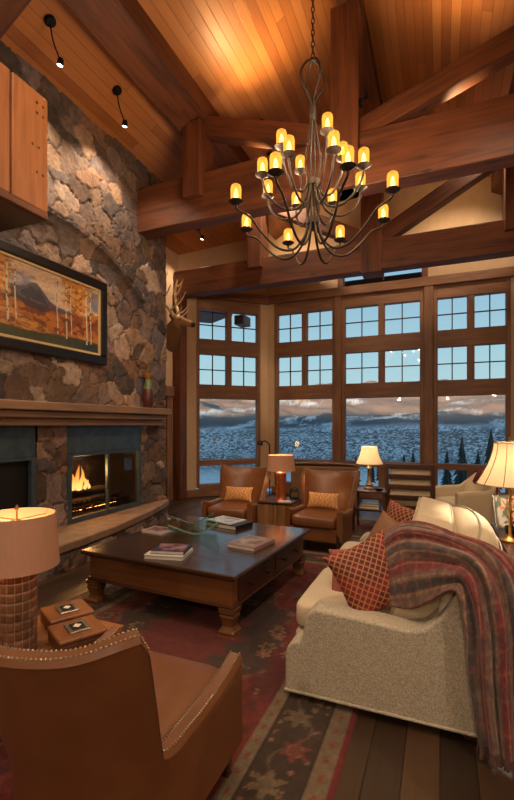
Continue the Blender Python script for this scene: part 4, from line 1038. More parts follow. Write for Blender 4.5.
# ------------------------------------------------------------------ drum table with copper lamp, glass box
dt = thing('end_table', 'ribbed wooden block end table between the two leather armchairs', 'side table', (-2.11, 5.90, 0))
b = MB(); rows = []
for z, k_ in ((0.0, 1), (0.50, 1)):
    rows.append([])
    for i in range(96):
        a = 2*PI*i/96; q = max(abs(math.cos(a)), abs(math.sin(a))); rad = 0.245/q*0.98+(0.008 if i % 4 < 2 else -0.006); rows[-1].append((rad*math.cos(a), rad*math.sin(a), z))
b.grid(np.array(rows), closev=True); b.f.append(tuple(range(95, -1, -1))); b.f.append(tuple(range(96, 192)))
b.build('ribbed_body', wood('stump_wood', (92, 58, 32), (150, 104, 62), 'Z', 0.6, 26, 0.3), dt, smooth=30)
b = MB(); b.box(-0.25, 0.25, -0.25, 0.25, 0.502, 0.535); b.build('tabletop', M['darkX'], dt, bevel=0.008)
def drum_lamp(loc, label, base, shade_r, z0, z1, base_r, shm, W, taper=0.9, ring=False, glow=WARM):
    t = thing('table_lamp', label, 'table lamp', loc)
    pr = [(base_r*1.15, 0), (base_r*1.15, 0.03), (base_r, 0.04)]
    nb_ = 7
    for k in range(nb_*2+1):
        z = 0.04+(z0-0.03-0.04)*k/(nb_*2); pr.append((base_r*(1.0+(0.05 if (ring and k % 2) else 0.0)), z))
    pr += [(base_r*0.9, z0-0.02), (0.02, z0-0.01), (0.012, z0+0.02), (0.0, z0+0.02)]
    if ring:
        na, nz = 144, 90; A2, Z2 = np.meshgrid(np.linspace(0, 2*PI, na+1)[:-1], np.linspace(0, z0-0.02, nz), indexing='ij')
        fa = A2/(2*PI)*16; fz_ = Z2/(z0-0.02)*9; ga = np.abs(fa-np.round(fa)); gz = np.abs(fz_-np.round(fz_)); gr_ = np.minimum(ga, gz); hh_ = sm(0.03, 0.16, gr_)
        idn = _hash(np.floor(fa), np.floor(fz_), 3); Rr = base_r*(0.93+0.10*hh_+0.03*idn)
        Cb = L3((112, 74, 50))*(0.65+0.7*idn)[..., None]; Cb = mixc(Cb, L3((168, 138, 108)), 1-sm(0.02, 0.07, gr_))
        P_ = np.stack([Rr*np.cos(A2), Rr*np.sin(A2), Z2], -1).transpose(1, 0, 2)[:, ::-1]; gridmesh('lamp_base', P_, attrmat('tiled_bark', 0.6, 40, 0.2, 0.2, 80), Cb.transpose(1, 0, 2)[:, ::-1], t, closev=True)
    else: MB().lathe(pr, n=28).build('lamp_base', base, t, smooth=50)
    sh = MB(); r1 = shade_r*taper; k = 0.004
    sh.lathe([(shade_r, z0), (r1, z1), (r1-k, z1), (shade_r-k, z0), (shade_r, z0)], n=48, caps=False)
    so = sh.build('lamp_shade', shm, t, smooth=60)
    hp = MB(); zm = z1-0.03
    for q in (0, PI/2, PI, 1.5*PI): hp.tube([(0.008*math.cos(q), 0.008*math.sin(q), zm), (r1*math.cos(q)*0.985, r1*math.sin(q)*0.985, zm)], 0.0025, 6)
    hp.tube([(0, 0, z0+0.01), (0, 0, z1+0.03)], 0.004, 8); hp.lathe([(0, 0), (0.010, 0.004), (0.012, 0.014), (0.005, 0.026), (0, 0.028)], (0, 0, z1+0.02), 12)
    hp.build('harp_finial', M['brass'], t, smooth=50)
    zb_ = z0+(z1-z0)*0.45
    MB().sq((0.035, 0, zb_), (0.024, 0.024, 0.034), 1, 1, 14, 10).build('bulb', emit('warm_bulb', (1, 0.78, 0.45), 8), t, smooth=180)
    point('lamp_light', (loc[0]-0.035, loc[1], loc[2]+zb_), W, glow, 0.03)
    return t
copper = plain('hammered_copper', (172, 98, 62), 0.35, 0.75, 30, 0.35, 0.4, 40)
taupe = shade('copper_shade', (186, 142, 118), 0.05, ec=(220, 150, 100))
drum_lamp((-2.08, 5.86, 0.535), 'copper column lamp with brown drum shade on the ribbed end table', copper, 0.205, 0.42, 0.64, 0.075, taupe, 3.5, 0.88, glow=(1.0, 0.62, 0.28))
lt = thing('glass_lantern', 'small black framed glass box behind the copper lamp', 'lantern', (-1.94, 6.05, 0.5352), 0.3)
fb_ = MB(); a_ = 0.062
for sx in (-1, 1):
    for sy in (-1, 1): fb_.box(sx*a_-0.006, sx*a_+0.006, sy*a_-0.006, sy*a_+0.006, 0, 0.12)
for z in (0, 0.11): fb_.box(-a_, a_, -a_-0.006, -a_+0.006, z, z+0.012); fb_.box(-a_, a_, a_-0.006, a_+0.006, z, z+0.012); fb_.box(-a_-0.006, -a_+0.006, -a_, a_, z, z+0.012); fb_.box(a_-0.006, a_+0.006, -a_, a_, z, z+0.012)
for sx, sy in ((-1, -1), (-1, 1), (1, -1), (1, 1)): fb_.tube([(sx*a_, sy*a_, 0.12), (0, 0, 0.17)], 0.005, 6)
fb_.build('frame', M['black'], lt)
b = MB(); b.box(-a_+0.006, a_-0.006, -a_-0.001, -a_+0.001, 0.012, 0.11); b.box(-a_+0.006, a_-0.006, a_-0.001, a_+0.001, 0.012, 0.11); b.build('glass', M['window_glass'], lt)
book(-1.99, 5.74, 0.5352, 0.18, 0.13, 0.012, 30, white, 'small white booklet on the ribbed end table')

# ------------------------------------------------------------------ lamp table at the photo's left edge
st_ = thing('side_table', 'low wooden side table behind the front armchair', 'side table', (-2.0, 1.78, RZ))
b = MB(); b.box(-0.31, 0.27, -0.34, 0.32, 0.36, 0.40); b.build('tabletop', wood('rustic_top', (96, 56, 28), (156, 100, 54), 'X', 0.45, 18), st_, bevel=0.008)
b = MB(); b.box(-0.28, 0.24, -0.31, 0.29, 0.29, 0.359); b.build('apron', M['timberX'], st_, bevel=0.004)
for sx in (-0.26, 0.22):
    for sy in (-0.29, 0.27): sqleg(sx, sy, [(0.02, 0.0), (0.026, 0.289)], 'leg', M['timberZ'], st_)
basket = wood('woven_bark', (92, 60, 40), (164, 122, 88), 'Z', 0.7, 40, 0.6)
nt = basket.node_tree
bl = drum_lamp((-2.03, 1.62, 0.4126), 'brown drum shade lamp with ribbed bark base at the left photo edge', basket, 0.205, 0.455, 0.725, 0.092, taupe, 3.2, 0.90, ring=True, glow=(1.0, 0.62, 0.28))
def wbox(x, y, rz, lb):
    t = thing('keepsake_box', lb, 'box', (x, y, 0.4131), math.radians(rz), 'wooden boxes on the lamp table')
    b = MB(); b.box(-0.12, 0.12, -0.12, 0.12, 0, 0.055); b.build('body', M['timberX'], t, bevel=0.006)
    b = MB(); b.box(-0.125, 0.125, -0.125, 0.125, 0.057, 0.08); b.build('lid', wood('lid_wood', (86, 48, 22), (140, 86, 44), 'X', 0.4, 18) if 'lid_wood' not in bpy.data.materials else bpy.data.materials['lid_wood'], t, bevel=0.008)
    b = MB(); b.box(-0.065, 0.065, -0.055, 0.055, 0.081, 0.089); pl = b.build('metal_plaque', M['silver'], t, bevel=0.004)
    b = MB(); b.box(-0.042, 0.042, -0.034, 0.034, 0.0892, 0.0912); b.build('plaque_inlay', M['black'], pl)
    b = MB(); b.prism([(0, -0.022), (0.026, 0), (0, 0.022), (-0.026, 0)], lambda p, q: (p[0], p[1], q), 0.0914, 0.0932); b.build('plaque_diamond', M['paper'], pl)
wbox(-1.83, 1.83, -28, 'wooden box with silver plaque lid, nearer the rug')
wbox(-2.07, 1.99, -28, 'wooden box with silver plaque lid, beside the lamp base')

# ------------------------------------------------------------------ sofa
S0, S1 = 2.43, 4.42
so = thing('sofa', 'long cream tweed sofa with rounded back and loose cushions', 'sofa', (-0.3, (S0+S1)/2, 0))
endp = [(-0.838, 0.05), (-0.838, 0.245), (-0.828, 0.30), (-0.795, 0.335), (-0.755, 0.345), (-0.735, 0.37), (-0.725, 0.44), (-0.705, 0.515), (-0.66, 0.548), (-0.40, 0.535), (-0.16, 0.515), (-0.08, 0.535), (0.0, 0.61), (0.06, 0.71), (0.13, 0.84), (0.20, 0.86), (0.245, 0.80), (0.24, 0.4), (0.225, 0.05)]
for y0_, y1_ in ((S0, S0+0.17), (S1-0.17, S1)):
    b = MB(); b.prism(endp, lambda p, t: (p[0], t, p[1]), y0_, y1_); b.build('arm', M['tweed'], so, world=True, bevel=0.03, seg=4, smooth=45)
wt = MB(); pp = [(p[0], S0-0.002, p[1]) for p in endp[:1]]+[(-0.838+0.06*0, S0-0.002, 0.055)]
wt.tube([(-0.84, S0+0.17, 0.055), (-0.84, S0, 0.055), (0.225, S0, 0.055)], 0.009, 8)
wt.build('bottom_welt', M['tweed'], so, world=True, smooth=60)
b = MB(); b.box(-0.835, 0.2, S0+0.17, S1-0.17, 0.06, 0.33); b.build('seat_base', M['tweed'], so, world=True, bevel=0.03, seg=3)
ns = 40; cross = []
for i in range(ns+1):
    y = S0+0.06+(S1-S0-0.12)*i/ns; tt = (y-(S0+S1)/2)/((S1-S0)/2); k = 1-tt*tt
    xo = 0.20+0.15*k; zt_ = 0.84+0.10*k**0.7; xi = -0.02+0.10*k
    cross.append([(xo-0.05, y, 0.06), (xo-0.01, y, 0.3), (xo+0.015, y, 0.6), (xo+0.02, y, zt_-0.14), (xo-0.005, y, zt_-0.06), (xo-0.05, y, zt_-0.012), (xo-0.10, y, zt_), (xo-0.15, y, zt_-0.012), (xi+0.02, y, zt_-0.06), (xi, y, zt_-0.2), (xi-0.04, y, 0.3)])
b = MB().grid(np.array(cross)); m = 11
b.f.append(tuple(range(m))); b.f.append(tuple(reversed(range(ns*m, (ns+1)*m))))
b.build('backrest', M['tweed2'], so, world=True, smooth=60, sub=1)
pw = MB()
for off in (3, 6): pw.tube([Vector(r_[off])+Vector((0.004 if off == 3 else 0, 0, 0.003)) for r_ in cross], 0.006, 6)
pw.build('back_piping', M['tweed'], so, world=True, smooth=60)
midy = (S0+S1)/2
for y0_, y1_ in ((S0+0.175, midy-0.004), (midy+0.004, S1-0.175)):
    b = MB(); b.sq(((-0.845-0.13)/2, (y0_+y1_)/2, 0.415), ((0.845-0.13)/2, (y1_-y0_)/2, 0.085), 0.3, 0.16, 48, 18); b.build('seat_cushion', M['tweed2'], so, world=True, smooth=180)
    b = MB(); Mx = Matrix.Translation((-0.09, (y0_+y1_)/2, 0.69))@Matrix.Rotation(math.radians(12), 4, 'Y')
    b.sq((0, 0, 0), (0.135, (y1_-y0_)/2, 0.265), 0.24, 0.2, 48, 24, Mx); bc_ = b.build('back_cushion', M['tweed2'], so, world=True, smooth=180)
    cp = MB(); hy_ = (y1_-y0_)/2
    for xq in (-0.13, 0.128): cp.tube([Mx @ Vector((xq, math.copysign(abs(math.cos(a_))**0.22, math.cos(a_))*hy_*0.93, math.copysign(abs(math.sin(a_))**0.22, math.sin(a_))*0.248)) for a_ in np.linspace(0, 2*PI, 49)[:-1]], 0.007, 6, closed=True)
    cp.build('cushion_piping', M['tweed'], bc_, world=True, smooth=60)
for sx in (-0.76, 0.14):
    for y in (S0+0.08, S1-0.08): b = MB(); b.box(sx-0.03, sx+0.03, y-0.03, y+0.03, RZ if sx < -0.42 else 0, 0.055); b.build('foot', M['darkZ'], so, world=True)

# sofa pillows
p = pillow('throw_pillow', 0.42, 0.42, 0.18, M['lattice'], latt, 110); put(p, (-0.285, 2.655, 0.515), -24, 32, -22); tag(p, 'red and gold lattice pillow propped against the near sofa arm', 'pillow', 'pillows on the sofa')
p = pillow('throw_pillow', 0.44, 0.34, 0.15, M['mauve']); put(p, (-0.46, 2.90, 0.48), -38, 6, -8); tag(p, 'plain mauve pillow half hidden behind the near lattice pillow', 'pillow', 'pillows on the sofa')
p = pillow('throw_pillow', 0.44, 0.44, 0.15, M['bronzecloth']); put(p, (-0.46, 3.36, 0.49), -26, -40, 16); tag(p, 'plain bronze pillow leaning on the far red pillow', 'pillow', 'pillows on the sofa')
p = pillow('throw_pillow', 0.46, 0.46, 0.16, M['lattice'], latt, 90); put(p, (-0.34, 3.62, 0.52), -16, -46, 4); tag(p, 'red lattice pillow standing behind the bronze pillow', 'pillow', 'pillows on the sofa')

# throw blanket over the near sofa corner
A = spline([(-0.34, 2.69, 0.53), (-0.24, 2.62, 0.56), (-0.13, 2.53, 0.60), (0.0, 2.415, 0.73), (0.085, 2.385, 0.78), (0.115, 2.375, 0.60), (0.13, 2.37, 0.36), (0.165, 2.36, 0.09)], 24)
B = spline([(-0.38, 2.98, 0.64), (-0.35, 2.90, 0.82), (-0.18, 2.76, 1.0), (0.05, 2.62, 0.985), (0.30, 2.47, 0.945), (0.385, 2.37, 0.80), (0.41, 2.34, 0.42), (0.40, 2.33, 0.08)], 24)
Mm = spline([(-0.39, 2.84, 0.60), (-0.355, 2.78, 0.76), (-0.19, 2.66, 0.93), (0.05, 2.50, 0.955), (0.19, 2.375, 0.90), (0.245, 2.33, 0.66), (0.255, 2.325, 0.38), (0.28, 2.32, 0.06)], 24)
nw = 90; ns_ = len(A); P = np.zeros((ns_, nw, 3))
for i in range(ns_):
    a, m0, c = A[i], Mm[i], B[i]
    for j in range(nw):
        t = j/(nw-1); q = a*((1-t)*(1-2*t))+m0*(4*t*(1-t))+c*(t*(2*t-1)); P[i, j] = q
du = np.gradient(P, axis=0); dv = np.gradient(P, axis=1); nrm = np.cross(du, dv); nrm /= np.linalg.norm(nrm, axis=-1, keepdims=True)+1e-9
ss, tt = np.meshgrid(np.linspace(0, 1, ns_), np.linspace(0, 1, nw), indexing='ij')
fold = 0.018*np.sin(tt*26+2.2*np.sin(ss*5)+3*fbm(tt*3, ss*3, 81))*sm(0.05, 0.6, ss)+0.022*(fbm(tt*5, ss*11, 82)-0.5)*sm(0.0, 0.1, ss)+0.010*(fbm(tt*14, ss*20, 86)-0.5)
ref = np.array([-0.25, -1.0, 0.6]); sg = np.sign((nrm*ref).sum(-1, keepdims=True)); sg[sg == 0] = 1
P = P+nrm*sg*(fold+0.012)[..., None]
jt = tt+0.012*(fbm(ss*30, tt*8, 84)-0.5)
def bars(x, f, o, w_): q = x*f+o; q = np.abs(q-np.round(q)); return sm(w_, w_*0.6, q)
C = np.zeros(ss.shape+(3,))+L3((122, 96, 82))
C = mixc(C, L3((118, 34, 44)), bars(jt, 3.2, 0.15, 0.22)*0.85); C = mixc(C, L3((74, 66, 64)), bars(jt, 3.2, 0.62, 0.13)*0.9); C = mixc(C, L3((176, 132, 104)), bars(jt, 9.6, 0.3, 0.10)*0.6)
C = mixc(C, L3((84, 62, 58)), bars(ss+0.01*fbm(tt*6, ss*9, 87), 9.0, 0.2, 0.16)*0.35); C = mixc(C, L3((150, 60, 62)), bars(ss, 9.0, 0.6, 0.08)*0.25); C = mixc(C, L3((170, 130, 106)), bars(ss, 18.0, 0.1, 0.06)*0.18)
C = C*(0.40+1.1*fbm(tt*60, ss*120, 83))[..., None]
th_ = thing('throw_blanket', 'red and grey plaid fringed throw draped over the near sofa corner', 'throw blanket', (0.15, 2.4, 0.5))
o = gridmesh('woven_cloth', P, M['throw'], C, th_, off=(0.15, 2.4, 0.5)); m_ = o.modifiers.new('solid', 'SOLIDIFY'); m_.thickness = 0.008; m_.offset = 0
fr_ = MB(); 
for j in range(0, nw-1):
    a = Vector(P[-1, j])
    d = random.uniform(-0.012, 0.012); ln = random.uniform(0.045, 0.075)
    a.z = max(a.z, 0.03); 
    fr_.tube([a+Vector((0, 0, 0.01)), a+Vector((d*0.5, d*0.3, -ln*0.5)), a+Vector((d, 0, -min(ln, a.z-0.012)))], [0.0045, 0.004, 0.003], 5)
fr_.build('fringe', plain('fringe_wool', (98, 72, 64), 0.95, 0, 30, 0.5), th_, world=True, smooth=60)

# ------------------------------------------------------------------ console behind the sofa
cs = thing('console_table', 'dark console table behind the sofa at the right photo edge', 'console table', (0.62, 3.75, 0))
b = MB(); b.box(0.42, 0.84, 3.1, 4.4, 0.70, 0.735); b.build('tabletop', M['darkY'], cs, world=True, bevel=0.006)
b = MB(); b.box(0.45, 0.81, 3.14, 4.36, 0.60, 0.699); b.build('apron', M['darkY'], cs, world=True)
b = MB(); b.box(0.45, 0.81, 3.14, 4.36, 0.14, 0.165); b.build('shelf', M['darkY'], cs, world=True)
for x in (0.47, 0.79):
    for y in (3.16, 4.34): b = MB(); b.box(x-0.025, x+0.025, y-0.025, y+0.025, 0, 0.60); b.build('leg', M['darkZ'], cs, world=True)
sh_c = shade('cream_shade', (232, 218, 194), 0.5, ec=(240, 226, 200))
def bell_lamp(loc, label, r0, r1, z0, z1, stem_prof, W, basem, ribs=10, square=False):
    t = thing('table_lamp', label, 'table lamp', loc)
    MB().lathe(stem_prof, n=24).build('lamp_base', basem, t, smooth=50)
    pr = []
    for k in range(13):
        q = k/12; pr.append((r1+(r0-r1)*((1-q)**1.7), z0+(z1-z0)*q))
    rows = []
    nseg = ribs*6
    for r_, z_ in pr+[(p_[0]-0.003, p_[1]) for p_ in reversed(pr)]:
        rows.append([(r_*(1-0.012*abs(math.sin(PI*i/6)))*math.cos(2*PI*i/nseg), r_*(1-0.012*abs(math.sin(PI*i/6)))*math.sin(2*PI*i/nseg), z_) for i in range(nseg)])
    s_ = MB().grid(np.array(rows), closev=True).build('lamp_shade', sh_c, t, smooth=60)
    if ribs > 6:
        rb = MB()
        for i in range(ribs):
            a = 2*PI*i/ribs; rb.tube([((r_+0.002)*math.cos(a), (r_+0.002)*math.sin(a), z_) for r_, z_ in pr], 0.0026, 5)
        for r_, z_ in (pr[0], pr[-1]): rb.tube([((r_+0.001)*math.cos(q), (r_+0.001)*math.sin(q), z_) for q in np.linspace(0, 2*PI, 41)[:-1]], 0.004, 6, closed=True)
        rb.build('shade_piping', plain('shade_braid', (150, 122, 88), 0.8) if 'shade_braid' not in bpy.data.materials else bpy.data.materials['shade_braid'], s_, smooth=60)
    h = MB(); h.tube([(0, 0, z0-0.02), (0, 0, z1+0.02)], 0.004, 8); h.lathe([(0, 0), (0.010, 0.004), (0.012, 0.014), (0.005, 0.026), (0, 0.03)], (0, 0, z1+0.015), 12)
    for q in (0, PI/2, PI, 1.5*PI): h.tube([(0, 0, z1-0.01), (r1*0.985*math.cos(q), r1*0.985*math.sin(q), z1-0.01)], 0.0025, 6)
    h.build('harp_finial', M['brass'], t, smooth=50)
    zb_ = z0+(z1-z0)*0.45
    MB().sq((0.03, 0, zb_), (0.022, 0.022, 0.03), 1, 1, 14, 10).build('bulb', bpy.data.materials['warm_bulb'], t, smooth=180)
    point('lamp_light', (loc[0]-0.03, loc[1], loc[2]+zb_), W, (1.0, 0.84, 0.66), 0.03)
    return t
bell_lamp((0.48, 3.72, 0.735), 'cream bell shade lamp on the console behind the sofa', 0.225, 0.105, 0.425, 0.735, [(0.075, 0), (0.075, 0.015), (0.03, 0.03), (0.012, 0.06), (0.010, 0.2), (0.018, 0.22), (0.010, 0.24), (0.009, 0.42), (0, 0.42)], 9, M['brass'])
fp = thing('picture_frame', 'small tilted picture frame on the console under the bell lamp', 'picture frame', (0.52, 4.12, 0.745), 0.25)
fp.rotation_euler = (math.radians(-14), 0, 0.35)
b = MB(); b.box(-0.10, 0.10, -0.008, 0.008, 0, 0.28); b.build('frame', M['silver'], fp, bevel=0.003)
a, c = np.meshgrid(np.linspace(-0.08, 0.08, 40), np.linspace(0.02, 0.26, 50), indexing='ij')
gridmesh('photograph', np.stack([a, np.full(a.shape, -0.0095), c], -1), M['col'], artfn((206, 200, 188), (176, 168, 150), (84, 92, 70), 0.0, 17)(a*5+0.5, c*3), fp)
dv_ = thing('planter', 'dark bowl of dried leaves on the console table', 'planter', (0.56, 3.86, 0.735))
MB().lathe([(0.05, 0), (0.09, 0.03), (0.10, 0.08), (0.094, 0.08), (0.08, 0.04), (0, 0.03)], n=20).build('bowl', M['black'], dv_, smooth=50)
lf = MB(); rs2 = random.Random(4)
for k in range(60):
    a = rs2.uniform(0, 2*PI); r_ = rs2.uniform(0.0, 0.13); z_ = rs2.uniform(0.06, 0.30); s_ = rs2.uniform(0.02, 0.04)
    Mx = Matrix.Translation((r_*math.cos(a), r_*math.sin(a), z_))@Matrix.Rotation(rs2.uniform(0, 6), 4, 'Z')@Matrix.Rotation(rs2.uniform(-1, 1), 4, 'X')
    lf.add([(-s_, 0, 0), (0, -s_*0.5, 0.006), (s_, 0, -0.004), (0, s_*0.5, 0.006)], [(0, 1, 2, 3)], Mx)
for k in range(9):
    a = k*0.7; lf.tube([(0, 0, 0.03), (0.06*math.cos(a), 0.06*math.sin(a), 0.18), (0.12*math.cos(a), 0.12*math.sin(a), 0.28)], 0.003, 5)
tag(lf.build('dried_leaves', plain('rust_leaves', (168, 84, 44), 0.8, 0, 20, 0.5), dv_, solid=0.001), kind='stuff')

# ------------------------------------------------------------------ seats and lamps by the windows
pch = build_armchair('barrel_armchair', 'cream armchair with burgundy throw in front of the right windows', 'armchair', M['tweed2'], hb=0.90, ha=0.60, hdip=0.62, lean=0.10, phi0=-2, phi1=75, nails=False, tip=0.0)
pch.location = (0.36, 7.55, 0); pch.rotation_euler = (0, 0, math.radians(118))
tb_ = MB().grid(np.array([[(0.74+0.05*math.sin(i*0.9)*k/6+0.0, 7.40+0.02*math.cos(i)+0.035*i, z) for i in range(8)] for k, z in enumerate((0.93, 0.88, 0.8, 0.7, 0.6, 0.5, 0.42))]))
q = gridmesh('throw_blanket', np.array([[(x_+0.02*math.sin(i*1.3), 7.28+0.04*i, z_) for i in range(9)] for x_, z_ in ((0.48, 0.72), (0.56, 0.90), (0.66, 0.945), (0.73, 0.93), (0.765, 0.85), (0.77, 0.70), (0.77, 0.52), (0.775, 0.40))]), M['burg'])
q.modifiers.new('s', 'SOLIDIFY').thickness = 0.012; tag(q, 'burgundy throw folded over the back of the cream armchair', 'throw blanket')
# cream chair with dark slats, seen from behind
sc_ = thing('slat_back_chair', 'chair with cream back and wide dark wooden slats', 'chair', (-0.42, 6.95, RZ), 0.05)
b = MB(); b.box(-0.29, 0.29, 0.02, 0.09, 0.40, 0.955); b.build('back_cushion', M['tweed2'], sc_, bevel=0.02, seg=3)
for z in (0.46, 0.62, 0.775, 0.93):
    b = MB(); b.box(-0.33, 0.33, -0.025, 0.015, z-0.005, z+0.07); b.build('slat', M['darkX'], sc_, bevel=0.006)
for sx in (-1, 1):
    b = MB(); b.box(sx*0.33-0.028, sx*0.33+0.028, -0.03, 0.04, 0, 1.0); b.build('back_post', M['darkZ'], sc_, bevel=0.006)
    b = MB(); b.box(sx*0.33-0.028, sx*0.33+0.028, 0.56, 0.61, 0, 0.60); b.build('front_leg', M['darkZ'], sc_, bevel=0.006)
    b = MB(); b.box(sx*0.33-0.03, sx*0.33+0.03, 0.04, 0.62, 0.60, 0.635); b.build('armrest', M['darkY'], sc_, bevel=0.008)
b = MB(); b.box(-0.30, 0.30, 0.04, 0.60, 0.28, 0.345); b.build('seat_frame', M['darkX'], sc_, bevel=0.004)
b = MB(); b.sq((0, 0.33, 0.405), (0.295, 0.27, 0.058), 0.35, 0.2, 32, 14); b.build('seat_cushion', M['tweed2'], sc_, smooth=180)
# table with pale lamp
et = thing('end_table', 'small dark table with a book shelf beside the slat back chair', 'side table', (-0.98, 6.85, RZ))
b = MB(); b.box(-0.25, 0.25, -0.22, 0.22, 0.575, 0.605); b.build('tabletop', M['darkX'], et, bevel=0.006)
b = MB(); b.box(-0.22, 0.22, -0.19, 0.19, 0.30, 0.325); b.build('shelf', M['darkX'], et)
for sx in (-1, 1):
    for sy in (-1, 1): b = MB(); b.box(sx*0.22-0.02, sx*0.22+0.02, sy*0.19-0.02, sy*0.19+0.02, 0, 0.575); b.build('leg', M['darkZ'], et)
bell_lamp((-1.0, 6.87, 0.6176), 'small pale shade lamp on the dark table in front of the middle windows', 0.205, 0.12, 0.39, 0.655, [(0.08, 0), (0.085, 0.02), (0.05, 0.05), (0.06, 0.07), (0.035, 0.09), (0.028, 0.3), (0.04, 0.32), (0.02, 0.36), (0.012, 0.40), (0, 0.40)], 6, plain('walnut_base', (112, 84, 58), 0.45, 0, 20, 0.3), 6)
for k, (cc, h, lb) in enumerate(((blk, 0.04, 'black book lying lowest on the shelf of the small dark table'), (plum, 0.035, 'plum book lying on the black book on the table shelf'), (darkc, 0.03, 'navy book lying topmost on the table shelf'))):
    book(-0.98, 6.83, 0.338+[0, 0.0405, 0.076][k], 0.30-0.03*k, 0.24-0.02*k, h, 4*k, cc, lb, None, 'books on the shelf of the small dark table')
dd_ = thing('trinket_dish', 'dark dish beside the small pale lamp', 'dish', (-0.84, 6.72, 0.6176))
MB().lathe([(0.03, 0), (0.06, 0.015), (0.075, 0.04), (0.07, 0.04), (0.05, 0.02), (0, 0.015)], n=20).build('dish_bowl', M['black'], dd_, smooth=50)
# gold settee under the windows
gs = thing('settee', 'gold upholstered settee with dark top rail behind the leather armchairs', 'settee', (-1.92, 7.75, 0), 0.12)
b = MB(); b.box(-0.60, 0.60, 0.0, 0.62, 0.13, 0.34); b.build('seat_base', M['gold'], gs, bevel=0.02)
b = MB(); b.sq((0, 0.33, 0.41), (0.46, 0.30, 0.075), 0.3, 0.2, 32, 14); b.build('seat_cushion', M['gold'], gs, smooth=180)
b = MB(); b.box(-0.60, 0.60, -0.10, 0.0, 0.13, 0.86); b.build('back', M['gold'], gs, bevel=0.02)
b = MB(); b.tube([(-0.62, -0.05, 0.88), (-0.3, -0.05, 0.905), (0.3, -0.05, 0.905), (0.62, -0.05, 0.88)], 0.042, 12); b.build('top_rail', M['darkX'], gs, smooth=60)
for sx in (-1, 1):
    b = MB(); b.box(sx*0.53-0.06, sx*0.53+0.06, 0.0, 0.60, 0.34, 0.60); b.build('arm', M['gold'], gs, bevel=0.03, seg=3)
    for y in (0.0, 0.58): sqleg(sx*0.54, y, [(0.018, 0), (0.028, 0.13)], 'leg', M['darkZ'], gs)
def rosec(u, v): return mixc(np.zeros(u.shape+(3,))+L3((160, 112, 92)), L3((108, 42, 48)), sm(0.48, 0.56, fbm(u*5, v*5, 91)))
p = pillow('throw_pillow', 0.38, 0.38, 0.14, M['lattice'], rosec, 40); put(p, (-2.22, 7.80, 0.60), -20, 190); p.location.z = 0.49; tag(p, 'rose patterned pillow on the gold settee', 'pillow')
# pharmacy floor lamp
fl_ = thing('floor_lamp', 'dark bent arm floor lamp standing behind the leather armchairs', 'floor lamp', (-2.92, 7.6, 0))
MB().lathe([(0, 0), (0.13, 0), (0.13, 0.015), (0.02, 0.03), (0, 0.03)], n=24).build('base', M['black'], fl_, smooth=40)
MB().tube(spline([(0, 0, 0.02), (0, 0, 0.7), (0, 0, 1.18), (-0.03, 0, 1.26), (-0.09, 0, 1.30), (-0.16, 0, 1.28)], 6), 0.011, 8).build('pole', M['black'], fl_, smooth=60)
MB().lathe([(0.018, 0.05), (0.05, 0.02), (0.06, -0.03), (0.055, -0.03), (0.045, 0.015), (0, 0.04)], n=20, M=Matrix.Translation((-0.19, 0, 1.26))@Matrix.Rotation(0.35, 4, 'Y')).build('lamp_shade', M['black'], fl_, smooth=50)

# ------------------------------------------------------------------ outdoors
ND, NA = 340, 520
Dd = 18*np.exp(np.linspace(0, math.log(3600/18), ND)); az = np.linspace(math.radians(-62), math.radians(32), NA)   # azimuth from +Y towards +X
DD, AA = np.meshgrid(Dd, az, indexing='ij')
kd = np.log([18, 45, 80, 300, 800, 1500, 2100, 2700, 3200, 3600]); kz = [-4, -9, -14, -38, -46, -18, 55, 165, 285, 270]
Z0 = np.interp(np.log(DD), kd, kz)
X_, Y_ = DD*np.sin(AA), DD*np.cos(AA)
rel = sm(900, 2600, DD)
Zt = Z0+rel*(120*(fbm(X_/700, Y_/700, 101)-0.5)+60*(fbm(X_/220, Y_/220, 103)-0.5)+22*(fbm(X_/70, Y_/70, 104)-0.5))+sm(150, 700, DD)*4*(fbm(X_/60, Y_/60, 105)-0.5)
snow = L3((206, 214, 216)); brush = L3((128, 98, 78)); dark = L3((40, 52, 60)); 
C = np.zeros(DD.shape+(3,))+snow
fz = fbm(X_/260, Y_/260, 111); fine = _hash(np.arange(ND)[:, None]*1.0+AA*0, np.arange(NA)[None, :]*1.0+DD*0, 9)
fine2 = _hash(np.floor(np.arange(ND)[:, None]/2.0)+AA*0, np.floor(np.arange(NA)[None, :]/3.0)+DD*0, 19)
town = sm(300, 500, DD)*sm(1750, 1450, DD); C = mixc(C, dark, town*sm(0.44, 0.66, fine*0.62+fine2*0.26+0.40*fz)*0.92)
band = sm(1540, 1700, DD)*sm(2230, 2090, DD+200*(fbm(X_/180, Y_/180, 119)-0.5)); C = mixc(C, dark, band*sm(0.20, 0.44, fbm(X_/90, Y_/150, 113)+0.14*(fine-0.5))*0.92)
near = sm(380, 200, DD); C = mixc(C, dark, near*sm(0.5, 0.75, fbm(X_/14, Y_/14, 115)+0.25*(fine-0.5))*0.85)
up = sm(2050, 2200, DD+200*(fbm(X_/180, Y_/180, 119)-0.5)); C = mixc(C, brush, up*sm(0.12, 0.42, fbm(X_/150+3, Y_/110, 117)+0.16*(fine-0.5))*0.9)
struct(gridmesh('hills', np.stack([X_, Y_, Zt], -1), M['land'], C), 'snowy valley and mountainside beyond the windows')
